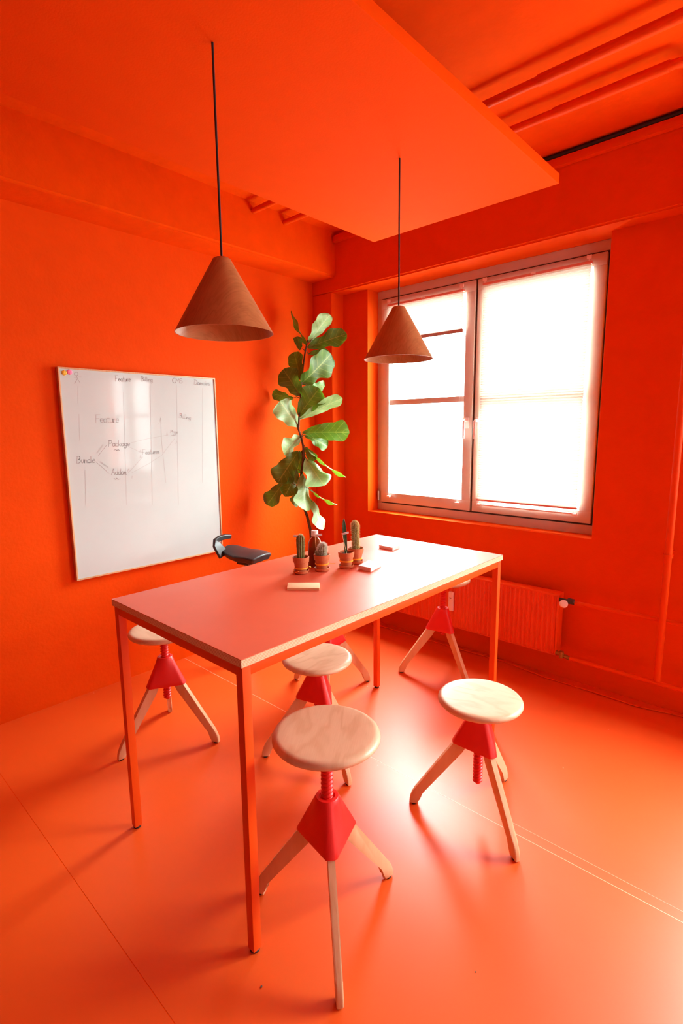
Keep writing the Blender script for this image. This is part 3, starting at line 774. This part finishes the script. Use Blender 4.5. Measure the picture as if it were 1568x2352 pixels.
for pts in ([(710, 772), (860, 735), (1040, 702)], [(692, 810), (790, 855)], [(685, 1042), (815, 900)], [(710, 1046), (860, 965), (985, 885), (1100, 735)], [(975, 548), (984, 760), (1022, 1132)], [(958, 604), (975, 548), (980, 600)],
            [(240, 515), (246, 750)], [(295, 1020), (300, 1330)], [(640, 320), (668, 1330)], [(880, 250), (900, 1330)], [(1117, 250), (1135, 1330)], [(1352, 280), (1350, 1130)], [(232, 260), (232, 420)]):
    lines(pts, w=0.0020, mt=F_)
for p in ((718, 1085), (1118, 770), (1032, 695), (684, 1020), (795, 850), (795, 900)): lines([(p[0] - 8, p[1] + 12), (p[0], p[1] - 14), (p[0] + 8, p[1] + 12)], w=0.002, mt=F_, name='drawn_arrowhead')
def magnet(yz, mt, label):
    e = MB(); n = 6
    for k in range(n):
        a = 2 * math.pi * k / n
        e.lathe([(0.0065, 0.0), (0.007, 0.002), (0.0055, 0.0045), (0.0, 0.005)], 10, (0.0085 * math.cos(a), 0.0085 * math.sin(a), 0))
    e.lathe([(0.006, 0.004), (0.005, 0.0065), (0.0, 0.0072)], 12)
    o = e.build('magnet', mt, smooth=60, loc=(BXF + 0.0003, yz[0], yz[1])); o.rotation_euler = (0, R(90), 0)
    return tag(o, label, 'magnet')
magnet((-2.052, 1.985), M['mag_yellow'], 'small yellow flower magnet in the top left whiteboard corner')
magnet((-2.022, 1.991), M['mag_pink'], 'small pink flower magnet beside the yellow one on the whiteboard')

# ------------------------------------------------------------------ saddle chair
ch = empty('saddle_chair', (0.41, -1.10, 0), R(13)); tag(ch, 'black saddle-seat work chair with low hooked backrest between table and whiteboard', 'chair')
mb = MB(); bm_ = mb.bm; nu, nv = 16, 12; grid = []
SEAT_Z = 0.822
for i in range(nu + 1):
    u = -1 + 2 * i / nu; row = []
    for j in range(nv + 1):
        v = -1 + 2 * j / nv
        wd = 0.128 * (1 - 0.22 * max(0, -u) - 0.10 * max(0, u)) * math.sqrt(max(0.0, 1 - 0.16 * u ** 6))
        x = 0.165 * u * (1 - 0.10 * v * v); y = wd * v
        z = SEAT_Z + 0.022 * u * u * (1 if u < 0 else 0.1) - 0.020 * v * v - 0.030 * max(0, u - 0.55) / 0.45 * 0.5
        row.append((x, y, z))
    grid.append(row)
tv = [[bm_.verts.new(p) for p in r_] for r_ in grid]
bv = [[bm_.verts.new((p[0] * 0.86, p[1] * 0.82, min(p[2], SEAT_Z) - 0.055 + 0.012 * abs(-1 + 2 * j / nv))) for j, p in enumerate(r_)] for r_ in grid]
for i in range(nu):
    for j in range(nv):
        bm_.faces.new((tv[i][j], tv[i + 1][j], tv[i + 1][j + 1], tv[i][j + 1])); bm_.faces.new((bv[i][j], bv[i][j + 1], bv[i + 1][j + 1], bv[i + 1][j]))
for i in range(nu):
    bm_.faces.new((tv[i][0], bv[i][0], bv[i + 1][0], tv[i + 1][0])); bm_.faces.new((tv[i][nv], tv[i + 1][nv], bv[i + 1][nv], bv[i][nv]))
for j in range(nv):
    bm_.faces.new((tv[0][j], tv[0][j + 1], bv[0][j + 1], bv[0][j])); bm_.faces.new((tv[nu][j], bv[nu][j], bv[nu][j + 1], tv[nu][j + 1]))
sseat = mb.build('seat', M['black_plastic'], ch, smooth=55)
md = sseat.modifiers.new('soft', 'BEVEL'); md.width = 0.014; md.segments = 3; md.limit_method = 'ANGLE'; md.angle_limit = R(50)
mb = MB(); bm_ = mb.bm          # backrest: flat band rising from the seat's near back corner and hooking over
path = [((-0.120, -0.085, SEAT_Z - 0.035), 0.044), ((-0.148, -0.096, SEAT_Z + 0.008), 0.038), ((-0.166, -0.106, SEAT_Z + 0.040), 0.034), ((-0.178, -0.102, SEAT_Z + 0.066), 0.025), ((-0.176, -0.070, SEAT_Z + 0.080), 0.020), ((-0.168, -0.020, SEAT_Z + 0.083), 0.018), ((-0.160, 0.035, SEAT_Z + 0.076), 0.014)]
rows = []
for i, (p, hw) in enumerate(path):
    p = Vector(p); a = Vector(path[max(0, i - 1)][0]); b_ = Vector(path[min(len(path) - 1, i + 1)][0]); t = (b_ - a).normalized()
    out = Vector((-1, 0, 0.25)).normalized(); out = (out - t * out.dot(t)).normalized(); side = t.cross(out)
    rows.append([bm_.verts.new(p + side * sx * hw + out * sy * 0.011) for sx, sy in ((-1, -1), (1, -1), (1, 1), (-1, 1))])
for a, b_ in zip(rows[:-1], rows[1:]):
    for k in range(4): bm_.faces.new((a[k], a[(k + 1) % 4], b_[(k + 1) % 4], b_[k]))
bm_.faces.new(rows[0][::-1]); bm_.faces.new(rows[-1])
bk = mb.build('backrest', M['black_plastic'], ch, smooth=50)
md = bk.modifiers.new('soft', 'BEVEL'); md.width = 0.006; md.segments = 2; md.limit_method = 'ANGLE'; md.angle_limit = R(40)
mb = MB(); mb.box((-0.045, -0.05, SEAT_Z - 0.095), (0.06, 0.05, SEAT_Z - 0.045), 0.008); mb.build('mechanism', M['black_plastic'], ch, smooth=40)
mb = MB(); mb.lathe([(0.013, SEAT_Z - 0.09), (0.013, 0.42), (0.022, 0.42), (0.022, 0.06)], 20); mb.build('gas_column', M['chrome'], ch, smooth=40)
mb = MB(); mb.lathe([(0.0, 0.070), (0.028, 0.068), (0.032, 0.035), (0.125, 0.018), (0.150, 0.010), (0.152, 0.0), (0.0, 0.0)], 40); mb.build('base', M['black_plastic'], ch, smooth=40)

# ------------------------------------------------------------------ fiddle leaf fig
PD = 4.13                                      # distance of the plant along the view
def pp(u, v, toward=0.0): return CAM + ray(u, v) * (PD - toward)
stem_px = [(716, 1262), (713, 1218), (705, 1185), (692, 1150), (688, 1118), (692, 1085), (697, 1050), (696, 1025), (692, 1006), (685, 985), (687, 955), (690, 915), (692, 880), (696, 840), (701, 806), (706, 782)]
stem = [pp(*p) for p in stem_px]
base0 = Vector((stem[0].x, stem[0].y, 0))
pl = empty('fiddle_leaf_fig', base0); tag(pl, 'tall fiddle-leaf fig with broad green leaves in the corner by the window', 'potted plant')
low = [Vector((0, 0, 0.30)), Vector((0.004, 0.0, 0.5)), Vector((0.0, 0.003, 0.65))] + [p - base0 for p in stem]
mb = MB(); mb.tube(low, [0.013, 0.0125, 0.012] + [0.0115 - 0.006 * i / len(stem) for i in range(len(stem))], 10); mb.build('stem', M['bark'], pl, smooth=60)
mb = MB(); mb.lathe([(0.0, 0.0), (0.12, 0.0), (0.128, 0.01), (0.155, 0.31), (0.158, 0.32), (0.148, 0.32), (0.145, 0.305), (0.142, 0.295), (0.0, 0.295)], 36); mb.build('pot', M['planter'], pl, smooth=40)
mb = MB(); mb.lathe([(0.140, 0.296), (0.10, 0.302), (0.0, 0.306)], 28); mb.build('soil', M['soil'], pl, smooth=60)
def width_prof(u):
    ks = ((0, .05), (.06, .24), (.15, .44), (.28, .58), (.40, .64), (.52, .78), (.64, .94), (.76, 1.0), (.86, .92), (.93, .70), (.975, .42), (1, .10))
    for (a, x), (b, y) in zip(ks[:-1], ks[1:]):
        if u <= b: return 0.54 * (x + (y - x) * (u - a) / (b - a))
    return 0.05
def fig_leaf(bx, by, tx, ty, wpx, roll=0.0, toward=0.0, under=False, curl=0.10, bright=False, base_off=0.0, sag=0.0, fold=0.16, petiole=True):
    b0, t0 = pp(bx, by, base_off), pp(tx, ty, base_off + toward)
    ax = t0 - b0; L = ax.length; ax.normalize()
    view = (CAM - b0).normalized(); n0 = (view - ax * view.dot(ax)).normalized()
    bi = ax.cross(n0)
    # pale leaves turn their visible side to the window, dark ones turn away from it
    wdir = (Vector((1.1, 0.2, 1.9)) - b0).normalized()
    if under or bright: roll = max(roll, 42) if roll < 60 else roll
    if (bi.dot(wdir) < 0) == bool(under or bright): roll = -roll
    c, s_ = math.cos(R(roll)), math.sin(R(roll))
    n1 = n0 * c + bi * s_; b1 = ax.cross(n1)
    if under: n1, b1 = -n1, -b1                # top side turned away from the room
    W = wpx / FPX * PD / max(0.25, c) if abs(roll) < 60 else 0.115
    mb = MB(); bm = mb.bm; nu, nv = 24, 8
    rnd = random.Random(int(bx * 7 + by * 13)); ph = rnd.uniform(0, 6.28); am = rnd.uniform(0.5, 1.0)
    uvl = bm.loops.layers.uv.new('uv'); rows = []
    for i in range(nu + 1):
        u = i / nu; row = []
        hw = max(0.012, width_prof(u)) * W
        for j in range(nv + 1):
            v = -1 + 2 * j / nv
            rip = math.sin(u * 13 + ph + v * 1.5) * 0.085 * W * am * abs(v) ** 1.5
            edge = 1 + 0.10 * math.sin(u * 17 + ph * 2 + (1 if v > 0 else 2.2)) * (abs(v) == 1)
            z = fold * hw * abs(v) - curl * L * (u * u) + curl * L * u * 0.6 + rip
            p = b0 + ax * (u * L - 0.05 * L * abs(v) * (1 - u)) + b1 * (v * hw * edge) + n1 * z + Vector((0, 0, -sag * L * (u * u - u)))
            row.append(bm.verts.new(p - base0))
        rows.append(row)
    for i in range(nu):
        for j in range(nv):
            f = bm.faces.new((rows[i][j], rows[i + 1][j], rows[i + 1][j + 1], rows[i][j + 1]))
            for lp, (iu, jv) in zip(f.loops, ((i, j), (i + 1, j), (i + 1, j + 1), (i, j + 1))): lp[uvl].uv = (iu / nu, jv / nv)
    bm.normal_update()
    s = sum((f.normal.dot(n1) for f in bm.faces))
    if s < 0: bmesh.ops.reverse_faces(bm, faces=bm.faces[:])
    me = bpy.data.meshes.new('leaf'); bm.to_mesh(me); bm.free(); me.materials.append(M['leaf'])
    for p in me.polygons: p.use_smooth = True
    o = link(bpy.data.objects.new('leaf', me), pl)
    if petiole:
        q_ = min(stem, key=lambda s_: (s_ - b0).length + 0.4 * abs((s_.z + 0.03) - b0.z))
        mid = (q_ + b0) / 2 + Vector((0, 0, 0.012))
        mb = MB(); mb.tube([q_ - base0, mid - base0, b0 - base0, b0 + ax * L * 0.12 - base0], [0.0034, 0.003, 0.0028, 0.0015], 7)
        mb.build('petiole', M['petiole'], o, smooth=60)
M['petiole'] = plain('brown_green_petiole', (0.16, 0.13, 0.04), 0.6)
LV = [
    (704, 790, 666, 715, 16, 74, 0.02, False, 0.10), (712, 786, 756, 721, 32, 25, 0.10, True, 0.12),
    (709, 797, 796, 766, 38, 15, -0.02, False, 0.06), (688, 803, 684, 772, 20, 20, 0.05, False, -0.35),
    (691, 871, 674, 808, 34, 25, -0.02, False, 0.10), (693, 880, 761, 814, 54, 5, 0.03, False, 0.08, True),
    (708, 814, 756, 806, 16, 45, -0.05, False, 0.05), (690, 908, 650, 848, 48, 10, 0.05, False, 0.10),
    (687, 952, 733, 892, 54, 0, 0.06, False, 0.08), (712, 892, 745, 886, 22, 20, -0.06, True, 0.15),
    (672, 915, 626, 904, 24, 30, -0.06, False, -0.12), (685, 979, 642, 922, 48, 15, 0.06, True, 0.06),
    (690, 962, 785, 913, 28, 40, 0.02, True, 0.08), (697, 994, 802, 992, 44, 10, 0.04, False, 0.06, True),
    (703, 1000, 753, 1024, 32, 15, -0.04, False, 0.18, True), (690, 1004, 649, 1040, 36, 25, 0.05, True, 0.20),
    (685, 1038, 637, 1108, 50, 10, 0.06, False, 0.14), (697, 1035, 680, 1086, 28, 20, -0.04, False, 0.10),
    (712, 1036, 790, 1101, 12, 82, 0.00, False, 0.18), (704, 1055, 744, 1116, 50, 5, 0.03, True, 0.06),
    (680, 1078, 656, 1142, 32, 20, 0.00, False, 0.16, True), (652, 1108, 612, 1160, 36, 12, -0.03, False, 0.12),
    (696, 1090, 701, 1175, 36, 10, 0.08, True, 0.10), (687, 1112, 680, 1164, 24, 25, -0.02, True, 0.12),
    (716, 1127, 771, 1163, 9, 82, 0.02, False, 0.22), (720, 1153, 740, 1217, 24, 50, 0.02, True, 0.10),
    (701, 1028, 723, 1058, 22, 20, -0.03, False, 0.12),
]
for l in LV: fig_leaf(*l)

# ------------------------------------------------------------------ things on the table
def flat_text(txt, size, mt, name, parent, M4):
    cu = bpy.data.curves.new(name, 'FONT'); cu.body = txt; cu.size = size; cu.align_x = 'CENTER'; cu.align_y = 'CENTER'; cu.space_character = 1.12
    tmp = bpy.data.objects.new(name, cu); COL.objects.link(tmp)
    dg = bpy.context.evaluated_depsgraph_get(); me = bpy.data.meshes.new_from_object(tmp.evaluated_get(dg))
    bpy.data.objects.remove(tmp); bpy.data.curves.remove(cu)
    me.transform(M4); me.name = name; me.materials.clear(); me.materials.append(mt)
    return link(bpy.data.objects.new(name, me), parent)
def pot_parts(e, sc=1.0, flag=None, band_z=0.034):
    def P(pr): return [(r * sc, z * sc) for r, z in pr]
    mb = MB(); mb.lathe(P([(0.0, 0.0), (0.027, 0.0), (0.0335, 0.004), (0.0365, 0.015), (0.0345, 0.016), (0.031, 0.007), (0.0, 0.006)]), 32); mb.build('saucer', M['terracotta'], e, smooth=40)
    mb = MB(); mb.lathe(P([(0.0, 0.006), (0.0225, 0.006), (0.0245, 0.009), (0.0325, 0.052), (0.0365, 0.054), (0.0382, 0.076), (0.0365, 0.078), (0.0335, 0.076), (0.031, 0.062), (0.0, 0.062)]), 36); mb.build('pot', M['terracotta'], e, smooth=40)
    mb = MB(); mb.lathe(P([(0.0325, 0.066), (0.02, 0.069), (0.0, 0.0695)]), 20); mb.build('soil', M['soil'], e, smooth=60)
    if band_z:
        r = (0.0245 + (band_z - 0.009) / 0.043 * 0.008) * sc + 0.0008
        mb = MB(); mb.lathe([(r, (band_z - 0.003) * sc), (r + 0.0022, (band_z - 0.0028) * sc), (r + 0.0026, (band_z + 0.0028) * sc), (r + 0.0006, (band_z + 0.003) * sc)], 32, closed=True, cap=False); mb.build('rubber_band', M['band'], e, smooth=50)
def cactus(e, prof, ribs, depth, mt, z0, lean=(0, 0), spines=0, spine_len=0.006, spine_mt='spine', tufts=None, name='cactus'):
    mb = MB(); bm = mb.bm; n = ribs * 4; rows = []
    H = prof[-1][1]
    for (r, z) in prof:
        lx, ly = lean[0] * z / H, lean[1] * z / H
        rows.append([bm.verts.new((lx + r * (1 - depth * (0.5 - 0.5 * math.cos(2 * math.pi * k / 4))) * math.cos(2 * math.pi * k / n), ly + r * (1 - depth * (0.5 - 0.5 * math.cos(2 * math.pi * k / 4))) * math.sin(2 * math.pi * k / n), z0 + z)) for k in range(n)])
    for a, b in zip(rows[:-1], rows[1:]):
        for k in range(n): bm.faces.new((a[k], a[(k + 1) % n], b[(k + 1) % n], b[k]))
    bm.faces.new(rows[-1]); bm.faces.new(rows[0][::-1])
    c = mb.build(name, mt, e, smooth=70)
    if spines:
        rnd = random.Random(spines); mb = MB(); bm = mb.bm
        for q_ in range(spines):
            k = rnd.randrange(ribs); i = rnd.uniform(0.3, len(prof) - 1.02); f = i - int(i); p0, p1 = prof[int(i)], prof[int(i) + 1]
            r, z = p0[0] * (1 - f) + p1[0] * f, p0[1] * (1 - f) + p1[1] * f
            a = 2 * math.pi * k / ribs + rnd.uniform(-0.12, 0.12)
            sl = Vector((p1[1] - p0[1], p0[0] - p1[0])).normalized() if (p1[1] != p0[1] or p0[0] != p1[0]) else Vector((1, 0))
            o = Vector((lean[0] * z / H + r * math.cos(a), lean[1] * z / H + r * math.sin(a), z0 + z))
            d = Vector((math.cos(a) * sl.x, math.sin(a) * sl.x, sl.y + 0.15)) + Vector((rnd.uniform(-.5, .5), rnd.uniform(-.5, .5), rnd.uniform(-.4, .5)))
            d.normalize(); sd = d.cross(Vector((0, 0, 1)) if abs(d.z) < .9 else Vector((1, 0, 0))).normalized() * 0.00035; s2 = d.cross(sd)
            ln = spine_len * rnd.uniform(0.6, 1.2)
            v0, v1, v2, v3 = (bm.verts.new(o + sd), bm.verts.new(o - sd * .5 + s2), bm.verts.new(o - sd * .5 - s2), bm.verts.new(o + d * ln))
            bm.faces.new((v0, v1, v3)); bm.faces.new((v1, v2, v3)); bm.faces.new((v2, v0, v3))
        so = mb.build('spines', M[spine_mt], c); so['kind'] = 'stuff'
    return c
CAMXY = Vector((RT.x, RT.y, 0)).normalized()
def flag(e, foot, top, side, lean_v=0.0, wid=0.032, hgt=0.0095):
    foot, top = Vector(foot), Vector(top)
    mb = MB(); mb.tube([foot, top], 0.0011, 6)
    ax = (CAMXY * side); ax = (ax + Vector((0, 0, lean_v))).normalized()
    upv = Vector((0, 0, 1)); upv = (upv - ax * upv.dot(ax)).normalized()
    fo = mb.build('flag_stick', M['stick'], e, smooth=60)
    org = top - upv * 0.001
    mb = MB(); bm = mb.bm; nn = 8; r0, r1 = [], []
    nrm = ax.cross(upv)
    for i in range(nn + 1):
        p = org + ax * (wid * i / nn) + nrm * 0.0012 * math.sin(i / nn * 5.0)
        r0.append(p - upv * hgt); r1.append(p)
    th = nrm * 0.00012
    A = [bm.verts.new(p + th) for p in r0]; B = [bm.verts.new(p + th) for p in r1]; C_ = [bm.verts.new(p - th) for p in r0]; D_ = [bm.verts.new(p - th) for p in r1]
    for i in range(nn):
        bm.faces.new((A[i], A[i + 1], B[i + 1], B[i])); bm.faces.new((C_[i], D_[i], D_[i + 1], C_[i + 1]))
        bm.faces.new((A[i], C_[i], C_[i + 1], A[i + 1])); bm.faces.new((B[i], B[i + 1], D_[i + 1], D_[i]))
    bm.faces.new((A[0], B[0], D_[0], C_[0])); bm.faces.new((A[nn], C_[nn], D_[nn], B[nn]))
    mb.build('paper_flag', M['paper'], fo, smooth=40)
    # printed word faces the room on both sides of the strip
    face = -1 if nrm.dot(Vector((CAM.x, CAM.y, 0)) - Vector((e.location.x, e.location.y, 0))) < 0 else 1
    tx = ax if (ax.cross(upv)).dot(nrm * face) > 0 else -ax
    c = org + ax * wid * 0.52 - upv * hgt * 0.5 + nrm * face * 0.0019
    M4 = Matrix((tx, upv, tx.cross(upv))).transposed().to_4x4(); M4.translation = c
    flat_text('DANKE!', 0.0072, M['print'], 'lettering', fo, M4)
    return fo
def place(u, v, back): # front-bottom mark -> centre standing 'back' metres behind it
    p = at(u, v, 2, TZ); d = Vector((p.x - CAM.x, p.y - CAM.y, 0)).normalized(); return p + d * back
FWD = Vector((FW.x, FW.y, 0)).normalized()
# pot 1: tall ribbed olive cactus
p = place(691.6, 1321, 0.036); e = empty('potted_cactus', p); tag(e, 'olive ribbed column cactus in a terracotta pot, leftmost on the table', 'potted cactus', 'small potted cacti on the table')
pot_parts(e, 1.0, band_z=0.026)
cactus(e, [(0.0155, 0), (0.0175, 0.02), (0.019, 0.06), (0.0195, 0.09), (0.0175, 0.102), (0.012, 0.110), (0.005, 0.1135), (0.001, 0.114)], 11, 0.24, M['cactus_olive'], 0.066, spines=240, spine_len=0.005)
flag(e, FWD * 0.016 + CAMXY * -0.004 + Vector((0, 0, 0.066)), FWD * 0.024 + CAMXY * 0.002 + Vector((0, 0, 0.172)), -1, 0.06, wid=0.035)
mb = MB(); q0 = -CAMXY * 0.028 - FWD * 0.016
mb.tube([q0 + Vector((0, 0, 0.026)), q0 * 1.15 + Vector((0, 0, 0.020)), q0 * 1.22 + Vector((0, 0, 0.010)), q0 * 1.1 - FWD * 0.008 + Vector((0, 0, 0.006)), -FWD * 0.04 - CAMXY * 0.010 + Vector((0, 0, 0.018))], 0.0014, 7); mb.build('band_tail', M['band'], e, smooth=60)
# pot 2: short woolly cactus
p = place(739.5, 1315, 0.036); e = empty('potted_cactus', p); tag(e, 'short white woolly cactus in a terracotta pot in front of the amber bottle', 'potted cactus', 'small potted cacti on the table')
pot_parts(e, 1.0, band_z=0.034)
ofs = CAMXY * 0.006
ce = cactus(e, [(0.017, 0), (0.0205, 0.015), (0.022, 0.032), (0.0205, 0.046), (0.015, 0.056), (0.007, 0.061), (0.001, 0.062)], 14, 0.10, M['cactus_grey'], 0.066, lean=(ofs.x, ofs.y), spines=1700, spine_len=0.009, spine_mt='wool')
ce2 = cactus(e, [(0.008, 0), (0.0095, 0.010), (0.009, 0.022), (0.005, 0.029), (0.001, 0.030)], 10, 0.10, M['cactus_grey'], 0.066, spines=200, spine_len=0.005, spine_mt='wool')
ce2.location = -CAMXY * 0.021
flag(e, -CAMXY * 0.024 + Vector((0, 0, 0.066)), -CAMXY * 0.030 + Vector((0, 0, 0.171)), 1, 0.14)
mb = MB(); mb.tube([CAMXY * 0.029 + FWD * 0.008 + Vector((0, 0, 0.034)), CAMXY * 0.048 + FWD * 0.010 + Vector((0, 0, 0.031)), CAMXY * 0.062 + FWD * 0.012 + Vector((0, 0, 0.032))], 0.0009, 6); mb.build('band_tail', M['band'], e, smooth=60)
# pot 3: slim dark cactus
p = place(795, 1308.5, 0.036); e = empty('potted_cactus', p); tag(e, 'slim dark green cactus in a terracotta pot, third from the left', 'potted cactus', 'small potted cacti on the table')
pot_parts(e, 1.0, band_z=0.036)
lean = CAMXY * -0.010
cactus(e, [(0.0075, 0), (0.010, 0.03), (0.012, 0.07), (0.0125, 0.11), (0.0115, 0.135), (0.008, 0.155), (0.004, 0.165), (0.001, 0.168)], 4, 0.42, M['cactus_dark'], 0.066, lean=(lean.x, lean.y), spines=46, spine_len=0.004)
flag(e, CAMXY * 0.004 - FWD * 0.016 + Vector((0, 0, 0.066)), -CAMXY * 0.020 - FWD * 0.016 + Vector((0, 0, 0.171)), 1, 0.26)
# pot 4: golden spined column
p = place(821, 1298, 0.036); e = empty('potted_cactus', p - CAMXY * 0.008); tag(e, 'golden-spined column cactus in a terracotta pot, rightmost and farthest back', 'potted cactus', 'small potted cacti on the table')
pot_parts(e, 1.0, band_z=0.026)
cactus(e, [(0.016, 0), (0.0175, 0.03), (0.018, 0.08), (0.0185, 0.115), (0.0165, 0.128), (0.011, 0.136), (0.005, 0.140), (0.001, 0.1405)], 16, 0.16, M['cactus_gold'], 0.066, lean=tuple((CAMXY * -0.004)[:2]), spines=2600, spine_len=0.0085)
# amber bottle
p = place(719, 1304, 0.034) + CAMXY * 0.010; e = empty('glass_bottle', p); tag(e, 'amber glass bottle with white screw cap behind the woolly cactus', 'bottle')
ob = [(0.0, 0.0), (0.030, 0.0), (0.0335, 0.004), (0.0335, 0.104), (0.031, 0.118), (0.024, 0.131), (0.0165, 0.140), (0.0145, 0.146), (0.0145, 0.160), (0.012, 0.160), (0.012, 0.146), (0.014, 0.139), (0.0215, 0.129), (0.0285, 0.116), (0.031, 0.103), (0.031, 0.006), (0.0, 0.005)]
mb = MB(); mb.lathe(ob, 40, cap=False); mb.build('bottle_glass', M['amber'], e, smooth=40)
mb = MB(); mb.lathe([(0.0, 0.006), (0.030, 0.006), (0.0302, 0.085), (0.0, 0.085)], 32); mb.build('liquid', M['liquid'], e, smooth=40)
mb = MB(); mb.lathe([(0.0125, 0.148), (0.0165, 0.148), (0.0168, 0.171), (0.0155, 0.173), (0.0, 0.173)], 32); mb.build('screw_cap', M['white'], e, smooth=40)
# sticky note pad and the two white card boxes, each corner measured on the table
def slab(name, corners, h, mt, label, cat, lid=None, bev=0.001, group=None):
    c = sum((Vector((x, y, 0)) for x, y in corners), Vector()) / 4
    e = empty(name, (c.x, c.y, TZ)); tag(e, label, cat, group)
    def pr(nm, z0, z1, sc, mtt, par):
        mb = MB(); mb.prism([((x - c.x) * sc, (y - c.y) * sc) for x, y in corners], (1, 0, 0), (0, 1, 0), (0, 0, 1), (0, 0, (z0 + z1) / 2), z1 - z0, bev=bev if z1 - z0 > 3 * bev else 0.0)
        return mb.build(nm, mtt, par, smooth=35)
    if lid:
        pr('box_body', 0.0, h, 0.985, mt, e); l_ = pr('lid', h - 0.001, h + lid, 1.0, mt, e); pr('lid_label', h + lid, h + lid + 0.0006, 0.74, M['paper'], l_)
    else:
        n = 3
        for i in range(n): pr('paper_block', h * i / n, h * (i + 1) / n - 0.0003, 1.0 - 0.006 * (i % 2), mt, e)
    return e
slab('sticky_note_pad', [(1.696, -1.848), (1.798, -1.761), (1.851, -1.815), (1.751, -1.902)], 0.0105, M['note'], 'pale yellow sticky note pad at the front of the tabletop', 'note pad', bev=0.0003)
slab('card_box', [(1.763, -1.470), (1.738, -1.366), (1.811, -1.356), (1.836, -1.468)], 0.017, M['card'], 'white card box on the tabletop beside the slim dark cactus', 'box', lid=0.003, group='white card boxes')
slab('card_box', [(1.560, -1.060), (1.546, -0.972), (1.648, -0.984), (1.658, -1.066)], 0.015, M['card'], 'white card box near the far window end of the tabletop', 'box', lid=0.003, group='white card boxes')

# ------------------------------------------------------------------ crumbs on the floor
for (u, v, s_) in ((600, 2267, 0.0045), (1092, 2233, 0.003)):
    p = at(u, v, 2, 0.0)
    mb = MB(); bmesh.ops.create_icosphere(mb.bm, subdivisions=1, radius=s_)
    for vv in mb.bm.verts: vv.co = Vector((vv.co.x * random.uniform(.5, 1.1), vv.co.y * random.uniform(.6, 1.3), vv.co.z * 0.35 + s_ * 0.35))
    o = mb.build('crumb', M['crumb'], loc=p)
    tag(o, 'dark crumb on the floor ' + ('beside the front table leg' if u < 800 else 'in the empty floor right of the frontmost stool'), 'crumb')
